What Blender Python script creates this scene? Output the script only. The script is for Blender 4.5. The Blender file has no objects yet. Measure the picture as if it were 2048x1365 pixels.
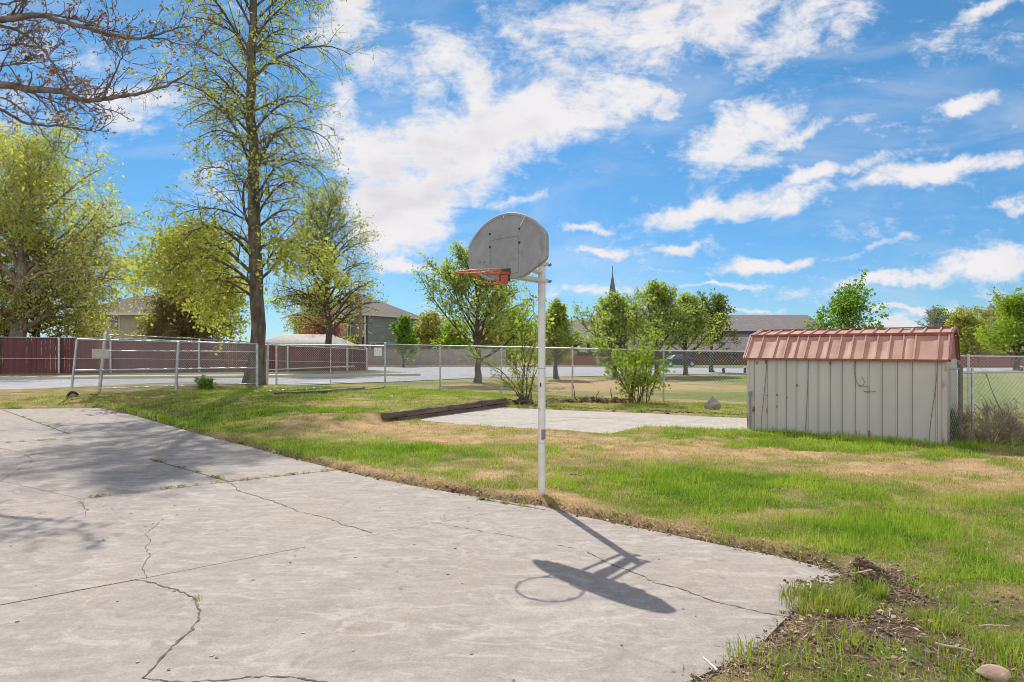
import bpy, bmesh, math, random
import numpy as np
from mathutils import Vector, Matrix
from math import radians as RAD, sin, cos, pi, sqrt, atan2

S = bpy.context.scene
COL = S.collection
# ------------------------------------------------------------------ camera, sky, sun, exposure
F, CX, HY, EYE = 1250.0, 1024.0, 697.0, 1.65      # lens in photo pixels, horizon row, eye height in metres
cam_d = bpy.data.cameras.new('camera'); cam = bpy.data.objects.new('camera', cam_d); COL.objects.link(cam)
cam.location = (0, 0, EYE); cam.rotation_euler = (RAD(90), 0, 0)
cam_d.sensor_width = 36; cam_d.lens = 36 * F / 2048; cam_d.shift_y = (HY - 682.5) / 2048
cam_d.clip_start = 0.05; cam_d.clip_end = 5000
S.camera = cam
SUN_EL, SUN_AZ = RAD(50.5), RAD(-17.5)            # azimuth measured from +Y towards +X
EXPOSURE = 0.40
SUN_STRENGTH = 3.9
SKY_STRENGTH = 0.10
S.view_settings.view_transform = 'Standard'; S.view_settings.look = 'None'
S.view_settings.exposure = EXPOSURE; S.view_settings.gamma = 1.0
S.cycles.max_bounces = 8; S.cycles.transparent_max_bounces = 8; S.cycles.transmission_bounces = 6
S.cycles.use_denoising = True; S.cycles.filter_width = 0.95

sd = bpy.data.lights.new('sun', 'SUN'); sd.energy = SUN_STRENGTH; sd.angle = RAD(0.5); sd.color = (1, 0.95, 0.87)
so = bpy.data.objects.new('sun', sd); COL.objects.link(so)
sdir = Vector((sin(SUN_AZ) * cos(SUN_EL), cos(SUN_AZ) * cos(SUN_EL), sin(SUN_EL)))
so.rotation_euler = (-sdir).to_track_quat('-Z', 'Y').to_euler()
so.location = sdir * 60

world = bpy.data.worlds.new("World"); S.world = world; world.use_nodes = True

class NT:
    """small helper to write node trees"""
    def __init__(s, tree): s.t = tree; s.n = tree.nodes; s.l = tree.links
    def new(s, typ, **kw):
        n = s.n.new(typ)
        for k, v in kw.items(): setattr(n, k, v)
        return n
    def put(s, sock, v):
        if isinstance(v, bpy.types.NodeSocket): s.l.new(v, sock)
        elif v is not None: sock.default_value = v
    def math(s, op, a, b=None, c=None, clamp=False):
        n = s.new('ShaderNodeMath', operation=op, use_clamp=clamp)
        s.put(n.inputs[0], a); s.put(n.inputs[1], b)
        if c is not None: s.put(n.inputs[2], c)
        return n.outputs[0]
    def mix(s, f, a, b, typ='MIX'):
        n = s.new('ShaderNodeMix', data_type='RGBA', blend_type=typ)
        s.put(n.inputs[0], f)
        s.put(n.inputs[6], tuple(a) + (1,) if isinstance(a, (tuple, list)) and len(a) == 3 else a)
        s.put(n.inputs[7], tuple(b) + (1,) if isinstance(b, (tuple, list)) and len(b) == 3 else b)
        return n.outputs[2]
    def ramp(s, v, lo, hi, a=0.0, b=1.0, smooth=True):
        n = s.new('ShaderNodeMapRange', interpolation_type='SMOOTHSTEP' if smooth else 'LINEAR')
        s.put(n.inputs[0], v); s.put(n.inputs[1], lo); s.put(n.inputs[2], hi); s.put(n.inputs[3], a); s.put(n.inputs[4], b)
        return n.outputs[0]
    def noise(s, vec, scale, detail=4, rough=0.55, dist=0.0, lac=2.0):
        n = s.new('ShaderNodeTexNoise')
        s.put(n.inputs['Vector'], vec); s.put(n.inputs['Scale'], scale); s.put(n.inputs['Detail'], detail)
        s.put(n.inputs['Roughness'], rough); s.put(n.inputs['Distortion'], dist); s.put(n.inputs['Lacunarity'], lac)
        return n.outputs[0]
    def mapping(s, vec, scale=(1, 1, 1), rot=(0, 0, 0), loc=(0, 0, 0)):
        n = s.new('ShaderNodeMapping'); s.put(n.inputs['Vector'], vec)
        n.inputs['Scale'].default_value = scale; n.inputs['Rotation'].default_value = rot; n.inputs['Location'].default_value = loc
        return n.outputs[0]

def build_world():
    t = NT(world.node_tree); t.n.clear()
    out = t.new('ShaderNodeOutputWorld'); bg = t.new('ShaderNodeBackground')
    bg.inputs['Strength'].default_value = SKY_STRENGTH
    t.l.new(bg.outputs[0], out.inputs[0])
    sky = t.new('ShaderNodeTexSky', sky_type='NISHITA')
    sky.sun_disc = False; sky.sun_elevation = SUN_EL; sky.sun_rotation = SUN_AZ
    sky.altitude = 1400; sky.air_density = 1.0; sky.dust_density = 0.25; sky.ozone_density = 2.2
    tc = t.new('ShaderNodeTexCoord'); d = tc.outputs['Generated']
    sp = t.new('ShaderNodeSeparateXYZ'); t.l.new(d, sp.inputs[0])
    x, y, z = sp.outputs
    ya = t.math('MAXIMUM', t.math('ABSOLUTE', y), 0.12)
    gx = t.math('DIVIDE', x, ya); gy = t.math('DIVIDE', z, ya)
    cb = t.new('ShaderNodeCombineXYZ'); t.put(cb.inputs[0], gx); t.put(cb.inputs[1], gy); t.put(cb.inputs[2], 0.37)
    g = cb.outputs[0]
    # warp the outlines so that no cloud is an ellipse
    wn = t.new('ShaderNodeTexNoise'); t.put(wn.inputs['Vector'], g); wn.inputs['Scale'].default_value = 5.5; wn.inputs['Detail'].default_value = 5
    wv = t.new('ShaderNodeVectorMath', operation='MULTIPLY_ADD'); t.l.new(wn.outputs['Color'], wv.inputs[0])
    wn.inputs['Roughness'].default_value = 0.62
    wv.inputs[1].default_value = (0.17, 0.11, 0); wv.inputs[2].default_value = (-0.085, -0.055, 0)
    wa = t.new('ShaderNodeVectorMath', operation='ADD'); t.l.new(g, wa.inputs[0]); t.l.new(wv.outputs[0], wa.inputs[1])
    gw = wa.outputs[0]
    blobs = [  # centre x, y, radii, tilt (degrees), weight ; laid out in degrees of sky, noted as photo rows and columns
        (770, 395, 130, 95, 10, 1.15), (900, 300, 230, 95, 14, 1.2), (1060, 232, 210, 75, 10, 1.15), (1190, 205, 170, 65, 10, 1.05),
        (790, 462, 130, 55, 6, 1.2), (850, 420, 130, 75, 35, 1.2), (740, 330, 90, 110, 0, 1.1), (690, 50, 70, 110, -20, .95), (690, 250, 60, 110, -25, .9),
        (760, 150, 110, 60, -45, .62), (880, 95, 70, 100, 40, .85), (960, 160, 70, 95, 30, .85), (850, 190, 50, 120, 30, .65),
        (1080, 110, 130, 60, -15, .72), (1180, 60, 200, 70, 5, .72), (1330, 60, 190, 110, 60, .85), (1450, 40, 170, 80, 50, .85),
        (1560, 60, 200, 70, 40, .8), (1690, 40, 110, 50, 35, .72), (1300, 170, 60, 45, 20, .6), (820, 528, 95, 22, 3, .95),
        (1440, 275, 110, 55, 28, 1.2), (1530, 245, 90, 60, 20, 1.05), (1570, 270, 120, 24, 28, .8), (1480, 315, 110, 22, 8, .7),
        (1940, 206, 52, 30, 8, .95), (1450, 405, 180, 36, 10, 1.1), (1620, 355, 210, 24, 13, .95), (1540, 400, 200, 34, 9, 1.0), (1850, 345, 230, 32, 9, 1.15),
        (1545, 525, 120, 22, 10, 1.0), (1820, 560, 240, 24, 7, 1.15), (1980, 530, 190, 40, 8, 1.25), (1350, 493, 65, 17, 5, 1.0),
        (1195, 508, 60, 13, 2, .95), (1175, 460, 80, 13, 9, .9), (1180, 580, 90, 16, 4, .85), (1440, 574, 130, 9, 2, .7), (1820, 618, 90, 10, 1, .9),
        (1900, 652, 220, 20, 2, 1.0), (1980, 20, 120, 26, 24, .8), (2040, 412, 60, 16, 8, .85), (1050, 398, 90, 18, 4, .6), (1940, 280, 50, 8, 20, .5),
        (270, 205, 170, 75, 8, .62), (150, 120, 200, 50, -8, .42), (1480, 622, 90, 8, 0, .75), (1300, 545, 160, 10, 8, .45), (1740, 500, 180, 12, 10, .52),
        (420, 360, 80, 60, 20, .4), (2300, 300, 200, 60, 10, 1), (-200, 300, 250, 80, 5, .9), (900, -180, 300, 120, 20, 1), (1700, -250, 300, 90, 20, .9),
        (2500, 560, 300, 40, 4, 1), (-400, 560, 300, 50, 4, 1)]
    M = None
    for (bx, by, rx, ry, ang, w) in blobs:
        m = t.new('ShaderNodeMapping', vector_type='TEXTURE')
        t.l.new(gw, m.inputs['Vector'])
        m.inputs['Location'].default_value = ((bx - CX) / F, (HY - by) / F, 0.37)
        m.inputs['Rotation'].default_value = (0, 0, RAD(ang))
        m.inputs['Scale'].default_value = (rx / F * 1.5, ry / F * (1.3 if ry < 40 else 1.55), 1)
        ln = t.new('ShaderNodeVectorMath', operation='LENGTH'); t.l.new(m.outputs[0], ln.inputs[0])
        v = t.ramp(ln.outputs['Value'], 1.0, 0.0, 0.0, w)
        M = v if M is None else t.math('SMOOTH_MAX', M, v, 0.12)
    gs = t.mapping(g, scale=(0.8, 1.9, 1), rot=(0, 0, RAD(-14)))
    n1 = t.noise(gs, 10.0, 10, 0.66, 0.5)
    n2 = t.noise(t.mapping(g, scale=(1, 1.25, 1), rot=(0, 0, RAD(-30))), 33.0, 8, 0.66, 0.5)
    n = t.math('MULTIPLY_ADD', n1, 1.0, t.math('MULTIPLY', n2, 0.52))
    dens = t.math('ADD', M, t.math('MULTIPLY_ADD', n, 2.1, -1.68))
    a = t.ramp(dens, -0.02, 0.92)
    a = t.math('POWER', a, 1.05)
    # thin veil all over, thicker towards the horizon
    veil = t.math('MULTIPLY', t.ramp(t.noise(t.mapping(g, scale=(1, 3.5, 1), rot=(0, 0, RAD(-12))), 3.0, 6, 0.6, 0.6), 0.42, 0.8), 0.32)
    hor = t.ramp(gy, 0.16, -0.02, 0.0, 0.12)
    up = t.ramp(z, -0.02, 0.02)
    alpha = t.math('MULTIPLY', t.math('MAXIMUM', a, t.math('MAXIMUM', veil, hor)), up)
    shade = t.noise(t.mapping(g, scale=(1, 2.0, 1), loc=(3, 1, 0)), 7.0, 4, 0.5, 0.2)
    cc = t.mix(t.math('MULTIPLY', t.ramp(shade, 0.45, 0.75), t.ramp(dens, 0.45, 1.1)), (6.7, 6.55, 6.7), (5.5, 5.35, 5.65))
    blue = t.mix(1.0, sky.outputs[0], t.mix(t.ramp(z, 0.0, 0.34, smooth=False), (0.38, 0.59, 0.79), (0.46, 0.86, 0.98)), 'MULTIPLY')
    # unseen broken cumulus added behind the camera, brightened to fill the shed front
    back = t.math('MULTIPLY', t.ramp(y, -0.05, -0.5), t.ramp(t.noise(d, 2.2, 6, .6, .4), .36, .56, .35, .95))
    skyc = t.mix(alpha, blue, cc)
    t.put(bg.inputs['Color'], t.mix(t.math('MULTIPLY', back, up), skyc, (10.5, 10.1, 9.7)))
build_world()

# ------------------------------------------------------------------ helpers
rng0 = np.random.default_rng(7)
def at(px, py, Y): return Vector(((px - CX) * Y / F, Y, EYE + (HY - py) * Y / F))
def gr(px, py, z=0.0):
    Y = F * (EYE - z) / (py - HY); return ((px - CX) * Y / F, Y)

def tag(o, label, cat, group=None, kind=None):
    o['label'] = label
    if cat: o['category'] = cat
    if group: o['group'] = group
    if kind: o['kind'] = kind
    return o
def empty(name, loc, label, cat, group=None, rz=0.0):
    o = bpy.data.objects.new(name, None); COL.objects.link(o); o.location = loc; o.rotation_euler = (0, 0, rz)
    o.empty_display_size = 0.2
    return tag(o, label, cat, group)

def fast_mesh(name, verts, faces, smooth=False, colors=None, cname='tint'):
    """verts (n,3), faces (m,k) all with k corners"""
    me = bpy.data.meshes.new(name)
    verts = np.asarray(verts, np.float32); faces = np.asarray(faces, np.int32)
    k = faces.shape[1]
    me.vertices.add(len(verts)); me.vertices.foreach_set('co', verts.ravel())
    me.loops.add(faces.size); me.loops.foreach_set('vertex_index', faces.ravel())
    me.polygons.add(len(faces)); me.polygons.foreach_set('loop_start', np.arange(0, faces.size, k, dtype=np.int32))
    if smooth: me.polygons.foreach_set('use_smooth', np.ones(len(faces), bool))
    if colors is not None:
        at_ = me.attributes.new(cname, 'FLOAT_COLOR', 'POINT')
        c = np.ones((len(verts), 4), np.float32); c[:, :3] = colors
        at_.data.foreach_set('color', c.ravel())
    me.update(calc_edges=True)
    return me
def link(name, me, mats, parent=None, loc=None):
    o = bpy.data.objects.new(name, me); COL.objects.link(o)
    for m in (mats if isinstance(mats, (list, tuple)) else [mats]): me.materials.append(m)
    if parent is not None: o.parent = parent
    if loc is not None: o.location = loc
    return o

class MB:
    """collects simple shapes into one mesh"""
    def __init__(s): s.v = []; s.f = []; s.m = []; s.sm = []
    def add(s, vs, fs, mi=0, smooth=False):
        b = len(s.v); s.v += [tuple(v) for v in vs]
        for f in fs: s.f.append([i + b for i in f]); s.m.append(mi); s.sm.append(smooth)
    def box(s, c, size, rz=0.0, mi=0, M=None):
        hx, hy, hz = size[0] / 2, size[1] / 2, size[2] / 2
        pts = []
        for dz in (-hz, hz):
            for dx, dy in ((-hx, -hy), (hx, -hy), (hx, hy), (-hx, hy)):
                p = Vector((dx, dy, dz))
                if M is not None: p = M @ p
                p = Vector((p.x * cos(rz) - p.y * sin(rz), p.x * sin(rz) + p.y * cos(rz), p.z))
                pts.append(p + Vector(c))
        s.add(pts, [(3, 2, 1, 0), (4, 5, 6, 7), (0, 1, 5, 4), (1, 2, 6, 5), (2, 3, 7, 6), (3, 0, 4, 7)], mi)
    def bar(s, a, b, w, h, mi=0):
        """square bar from a to b"""
        a, b = Vector(a), Vector(b); d = (b - a).normalized()
        ref = Vector((0, 0, 1)) if abs(d.z) < .95 else Vector((1, 0, 0))
        u = d.cross(ref).normalized(); v = u.cross(d)
        pts = [p + u * sx * w / 2 + v * sy * h / 2 for p in (a, b) for sx, sy in ((-1, -1), (1, -1), (1, 1), (-1, 1))]
        s.add(pts, [(0, 1, 2, 3), (7, 6, 5, 4), (0, 4, 5, 1), (1, 5, 6, 2), (2, 6, 7, 3), (3, 7, 4, 0)], mi)
    def tube(s, pts, rad, k=10, mi=0, cap=True, closed=False):
        pts = [Vector(p) for p in pts]; n = len(pts)
        if not isinstance(rad, (list, tuple)): rad = [rad] * n
        vs = []; prev = None
        for i, p in enumerate(pts):
            if closed: d = pts[(i + 1) % n] - pts[i - 1]
            else: d = pts[min(i + 1, n - 1)] - pts[max(i - 1, 0)]
            d.normalize()
            if prev is None:
                ref = Vector((0, 0, 1)) if abs(d.z) < .9 else Vector((1, 0, 0))
                u = d.cross(ref).normalized()
            else:
                u = (prev - d * prev.dot(d)).normalized()
            prev = u; v = d.cross(u)
            vs += [p + (u * cos(2 * pi * j / k) + v * sin(2 * pi * j / k)) * rad[i] for j in range(k)]
        fs = []
        for i in range(n if closed else n - 1):
            a, b = i * k, ((i + 1) % n) * k
            fs += [(a + j, a + (j + 1) % k, b + (j + 1) % k, b + j) for j in range(k)]
        s.add(vs, fs, mi, True)
        if cap and not closed:
            s.add(vs[:k], [tuple(range(k))[::-1]], mi); s.add(vs[-k:], [tuple(range(k))], mi)
    def prism(s, poly, z0, z1, mi=0, side_mi=None):
        n = len(poly); side_mi = mi if side_mi is None else side_mi
        vs = [(x, y, z0) for x, y in poly] + [(x, y, z1) for x, y in poly]
        s.add(vs, [tuple(range(n, 2 * n))], mi); s.add(vs, [tuple(range(n))[::-1]], side_mi)
        s.add(vs, [(i, (i + 1) % n, n + (i + 1) % n, n + i) for i in range(n)], side_mi)
    def sphere(s, c, r, k=10, mi=0, sc=(1, 1, 1)):
        vs = []; fs = []; h = k // 2
        for i in range(h + 1):
            for j in range(k):
                a, b = pi * i / h, 2 * pi * j / k
                vs.append((c[0] + r * sc[0] * sin(a) * cos(b), c[1] + r * sc[1] * sin(a) * sin(b), c[2] + r * sc[2] * cos(a)))
        for i in range(h):
            for j in range(k): fs.append((i * k + j, (i + 1) * k + j, (i + 1) * k + (j + 1) % k, i * k + (j + 1) % k))
        s.add(vs, fs, mi, True)
    def build(s, name, mats, parent=None, loc=None, bevel=0.0):
        me = bpy.data.meshes.new(name); me.from_pydata(s.v, [], s.f)
        me.polygons.foreach_set('material_index', s.m); me.polygons.foreach_set('use_smooth', s.sm); me.update()
        o = link(name, me, mats, parent, loc)
        if bevel:
            b = o.modifiers.new('bevel', 'BEVEL'); b.width = bevel; b.segments = 2; b.limit_method = 'ANGLE'
        return o

# ------------------------------------------------------------------ materials
def mat(name, col, col2=None, scale=6.0, rough=0.8, metal=0.0, bump=0.0, bscale=None, stretch=(1, 1, 1), detail=5, lo=.35, hi=.68,
        spots=None, spec=None, coord='Object'):
    """principled with two noise-mixed colours; spots = (colour, scale, lo, hi) a further mask on top"""
    m = bpy.data.materials.new(name); m.use_nodes = True; t = NT(m.node_tree)
    p = t.n['Principled BSDF']; tc = t.new('ShaderNodeTexCoord'); v = t.mapping(tc.outputs[coord], scale=stretch)
    c = tuple(col) + (1,)
    n = t.noise(v, scale, detail)
    if col2 is not None: c = t.mix(t.ramp(n, lo, hi), tuple(col), tuple(col2))
    if spots:
        for sp_ in (spots if isinstance(spots, list) else [spots]):
            sm = t.ramp(t.noise(tc.outputs[coord], sp_[1], 5, .6), sp_[2], sp_[3])
            c = t.mix(sm, c, tuple(sp_[0]))
    t.put(p.inputs['Base Color'], c); p.inputs['Roughness'].default_value = rough; p.inputs['Metallic'].default_value = metal
    if spec is not None: p.inputs['Specular IOR Level'].default_value = spec
    if bump:
        b = t.new('ShaderNodeBump'); b.inputs['Strength'].default_value = bump; b.inputs['Distance'].default_value = 0.02
        t.put(b.inputs['Height'], t.noise(v, bscale or scale * 4, 6, .6)); t.l.new(b.outputs[0], p.inputs['Normal'])
    return m

def leaf_mat(name, c1, c2, transl=0.45, rough=0.55):
    m = bpy.data.materials.new(name); m.use_nodes = True; t = NT(m.node_tree); t.n.clear()
    out = t.new('ShaderNodeOutputMaterial'); geo = t.new('ShaderNodeNewGeometry')
    c = t.mix(geo.outputs['Random Per Island'], tuple(c1), tuple(c2))
    pr = t.new('ShaderNodeBsdfPrincipled'); pr.inputs['Roughness'].default_value = rough; pr.inputs['Specular IOR Level'].default_value = 0.25
    t.put(pr.inputs['Base Color'], c)
    tr = t.new('ShaderNodeBsdfTranslucent'); t.put(tr.inputs['Color'], t.mix(1.0, c, (1.35, 1.40, .65), 'MULTIPLY'))
    mx = t.new('ShaderNodeMixShader'); mx.inputs[0].default_value = transl
    t.l.new(pr.outputs[0], mx.inputs[1]); t.l.new(tr.outputs[0], mx.inputs[2]); t.l.new(mx.outputs[0], out.inputs[0])
    return m
def attr_leaf_mat(name, attr='tint', transl=0.35):
    m = bpy.data.materials.new(name); m.use_nodes = True; t = NT(m.node_tree); t.n.clear()
    out = t.new('ShaderNodeOutputMaterial'); a = t.new('ShaderNodeAttribute'); a.attribute_name = attr
    pr = t.new('ShaderNodeBsdfPrincipled'); pr.inputs['Roughness'].default_value = 0.6; pr.inputs['Specular IOR Level'].default_value = 0.2
    t.put(pr.inputs['Base Color'], a.outputs['Color'])
    tr = t.new('ShaderNodeBsdfTranslucent'); t.put(tr.inputs['Color'], t.mix(1.0, a.outputs['Color'], (1.3, 1.25, .8), 'MULTIPLY'))
    mx = t.new('ShaderNodeMixShader'); mx.inputs[0].default_value = transl
    t.l.new(pr.outputs[0], mx.inputs[1]); t.l.new(tr.outputs[0], mx.inputs[2]); t.l.new(mx.outputs[0], out.inputs[0])
    return m

M_GALV = mat('galvanised steel', (.42, .45, .48), (.60, .62, .64), 9, .38, .75)
M_WIRE = mat('fence wire', (.50, .52, .54), (.66, .67, .68), 6, .42, .55)
M_RAILBLUE = mat('weathered gate tube', (.38, .43, .48), (.56, .59, .62), 5, .42, .6, spots=((.30, .20, .13), 18, .66, .72))
M_RUBBER = mat('black rubber', (.03, .03, .03), (.06, .055, .05), 20, .8)
M_BARK = mat('grey brown bark', (.085, .065, .05), (.20, .165, .135), 5, .95, bump=.9, bscale=16, stretch=(1, 1, .28))
M_BARKD = mat('dark bark', (.06, .045, .036), (.15, .115, .09), 6, .95, bump=.8, bscale=18, stretch=(1, 1, .3))
M_BARKP = mat('pinkish grey bark', (.20, .15, .125), (.34, .27, .23), 5, .9, bump=.5, bscale=20, stretch=(1, 1, .5))
M_TWIG = mat('thin brown twig', (.10, .07, .05), (.18, .13, .09), 5, .9)
M_DRYTWIG = mat('grey dry twig', (.26, .21, .17), (.40, .33, .26), 5, .9)

# ------------------------------------------------------------------ terrain
def sstep(a, b, v):
    t = np.clip((v - a) / (b - a), 0, 1); return t * t * (3 - 2 * t)
def value_noise(x, y, seed=0):
    xi = np.floor(x).astype(np.int64); yi = np.floor(y).astype(np.int64); fx = x - xi; fy = y - yi
    fx = fx * fx * (3 - 2 * fx); fy = fy * fy * (3 - 2 * fy)
    def h(a, b):
        n = (a * 374761393 + b * 668265263 + seed * 974634777) & 0x7fffffff
        n = ((n ^ (n >> 13)) * 1274126177) & 0x7fffffff
        return ((n ^ (n >> 16)) & 0xffff) / 65535.0
    return (h(xi, yi) * (1 - fx) + h(xi + 1, yi) * fx) * (1 - fy) + (h(xi, yi + 1) * (1 - fx) + h(xi + 1, yi + 1) * fx) * fy
def fbm(x, y, seed=0, oct=4):
    s = 0; a = .5; n = 0
    for i in range(oct):
        s = s + a * value_noise(x * 2 ** i + 13.1 * i, y * 2 ** i - 7.7 * i, seed + i); n += a; a *= .5
    return s / n
def poly_sd(P, x, y):
    """signed distance to a closed polygon, negative inside"""
    P = np.asarray(P, float); d = np.full(x.shape, 1e9); ins = np.zeros(x.shape, bool)
    for (ax, ay), (bx, by) in zip(P, np.roll(P, -1, 0)):
        ex, ey = bx - ax, by - ay
        t = np.clip(((x - ax) * ex + (y - ay) * ey) / (ex * ex + ey * ey + 1e-12), 0, 1)
        d = np.minimum(d, np.hypot(x - ax - t * ex, y - ay - t * ey))
        if abs(ey) > 1e-12:
            c = (ay > y) != (by > y); ins ^= c & (x < (bx - ax) * (y - ay) / ey + ax)
    return np.where(ins, -d, d)

SLAB_PX = [(-300, 824), (-100, 821), (60, 818), (195, 816), (270, 832), (350, 855), (430, 877), (500, 894), (600, 921), (700, 946), (800, 967), (900, 985),
           (985, 999), (1085, 1013), (1150, 1030), (1300, 1061), (1420, 1086), (1560, 1114), (1640, 1134), (1688, 1152), (1650, 1182),
           (1600, 1212), (1560, 1248), (1520, 1290), (1450, 1328), (1375, 1365)]
SLAB = [gr(a, b) for a, b in SLAB_PX] + [(.45, 2.4), (.2, 1.2), (.1, -4), (-9, -4), (-17, 4)]
PAD_PX = [(838, 842), (930, 851), (1040, 858), (1130, 862), (1218, 870), (1250, 862), (1290, 855), (1400, 858), (1500, 864),
          (1560, 850), (1500, 838), (1400, 834), (1300, 828), (1180, 824), (1070, 819), (1000, 815.5), (985, 817.5), (930, 825.5), (860, 835)]
PAD = [gr(a, b) for a, b in PAD_PX]
TA, TB = np.array((-2.80, 13.75)), np.array((-.15, 17.75))      # foot of the timber edging beside the pad
TD = (TB - TA) / np.linalg.norm(TB - TA); TN = np.array((-TD[1], TD[0])); TL = np.linalg.norm(TB - TA)

def terrain(x, y):
    x = np.asarray(x, float); y = np.asarray(y, float)
    z = -.018 * np.clip(y - 42, 0, 55)
    s = (x - TA[0]) * TD[0] + (y - TA[1]) * TD[1]; d = (x - TA[0]) * TN[0] + (y - TA[1]) * TN[1]
    out = np.maximum(np.maximum(-s, s - TL), 0)
    m = .07 + .8 * out
    R = .19 * sstep(-1, 1, (d - .06) / m) * (1 - sstep(TL + .2, TL + 3.5, s)) * (1 - sstep(3, 12, -s)) * (1 - sstep(14, 22, d))
    ns = (y < 24) & (x < 3) & (R > 0)
    if ns.any(): R[ns] = R[ns] * sstep(.1, 2.6, poly_sd(SLAB, x[ns], y[ns]))
    z = z + R
    z = z - .13 * sstep(2.5, 10, x) * sstep(13, 18, y) * (1 - sstep(24, 36, y))
    return z
def T1(x, y): return float(terrain(np.array([x]), np.array([y]))[0])

def lawn_height(x, y):
    z = terrain(x, y)
    near = (y < 24) & (y > -6) & (abs(x) < 20)
    if near.any():
        xn, yn = x[near], y[near]
        nz = fbm(xn * 2.2, yn * 2.2, 3) - .5; nf = fbm(xn * 9, yn * 9, 5) - .5
        d1 = poly_sd(SLAB, xn, yn) + (fbm(xn * 4, yn * 4, 11) - .5) * .13
        d2 = poly_sd(PAD, xn, yn) + (fbm(xn * 4, yn * 4, 12) - .5) * .2
        lift = .034 + .045 * nz + .022 * nf + .03 * ((xn > .3) & (yn < 4.4))
        dd = np.minimum(d1, d2)
        k = sstep(-.10, .16, dd)
        edge = .02 * np.exp(-((d1 - .14) / .12) ** 2)
        hx, hy = gr(1718, 1180); lift = lift + .10 * np.exp(-((xn - hx) / .17) ** 2 - ((yn - hy) / .13) ** 2) * (.6 + 1.2 * (nf + .5))
        z[near] = z[near] + (-.07) * (1 - k) + (lift + edge) * k
    return z

def px_of(x, y, z=0.0): return CX + x / np.maximum(y, .3) * F, HY + F * (EYE - z) / np.maximum(y, .3)
GREEN_B = [(900, 905, 330, 24, .9), (600, 850, 160, 26, .7), (1500, 985, 300, 45, .95), (1350, 985, 240, 40, .6), (1800, 1075, 320, 60, .6), (560, 905, 170, 24, .75), (380, 845, 150, 24, .8),
           (1700, 893, 320, 12, 1.0), (1500, 872, 200, 10, .7), (900, 790, 140, 16, .9), (800, 860, 60, 10, .4), (640, 800, 120, 22, .35), (1760, 980, 260, 30, .5), (1560, 1075, 160, 30, .5), (1650, 1190, 60, 40, .5), (1950, 1150, 100, 50, .5), (1350, 1035, 160, 22, .4), (1000, 830, 90, 8, .4)]
DRY_B = [(760, 858, 230, 16, 1.0), (1000, 885, 320, 14, 1.0), (1250, 905, 260, 20, 1.0), (1500, 915, 230, 16, .7), (1800, 945, 260, 20, 1.0), (1980, 975, 160, 18, .9), (1350, 890, 200, 10, .6),
         (620, 872, 100, 10, .7), (1600, 1000, 60, 12, .45), (1550, 1035, 80, 14, .4), (690, 825, 110, 8, .5), (1150, 1010, 120, 18, .7), (900, 960, 200, 14, .6), (1990, 1190, 80, 22, .5)]
SOIL_B = [(1715, 1178, 70, 26, 1.3), (1720, 1345, 380, 46, 1.2), (1640, 1300, 230, 80, 1.15), (1830, 1240, 120, 30, .8), (1600, 1290, 170, 70, 1.0), (1740, 1225, 110, 40, .9), (1850, 1290, 170, 50, .6), (1480, 1350, 120, 40, 1.0), (2000, 1230, 120, 22, .6), (1950, 1330, 130, 36, .6), (300, 825, 120, 9, .5), (350, 838, 90, 9, .6), (1900, 1340, 200, 25, .6)]
def patch(B, px, py):
    s = np.zeros(px.shape)
    for cx, cy, rx, ry, w in B: s = np.maximum(s, w * np.exp(-((px - cx) / rx) ** 2 - ((py - cy) / ry) ** 2))
    return s
def cover(x, y):
    """dryness and bare soil (0..1) of the yard at ground points"""
    px, py = px_of(x, y)
    wob = (fbm(x * .9, y * .9, 21) - .5); wob2 = (fbm(x * 3.1, y * 3.1, 22, 5) - .5)
    px = px + wob * 160; py = py + wob2 * 26 * np.clip(10 / np.maximum(y, 3), .4, 2)
    g = patch(GREEN_B, px, py); d = patch(DRY_B, px, py); so_ = patch(SOIL_B, px, py)
    dry = np.clip(.44 + .95 * d - .85 * g + 1.25 * wob2 + .55 * wob, 0, 1)
    d1 = poly_sd(SLAB, x, y)
    edge = np.exp(-((d1 - .1) / .20) ** 2)
    farleft = sstep(9.5, 12.5, y)                       # the slab edge is green and overgrown further back
    dry = np.clip(dry + .34 * edge * (1 - .85 * farleft), 0, 1)
    soil = np.clip(so_ * (.95 + 2.0 * wob2) + .7 * np.exp(-((d1 - .03) / .075) ** 2) * (1 - .6 * farleft), 0, 1)
    return dry, soil

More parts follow.
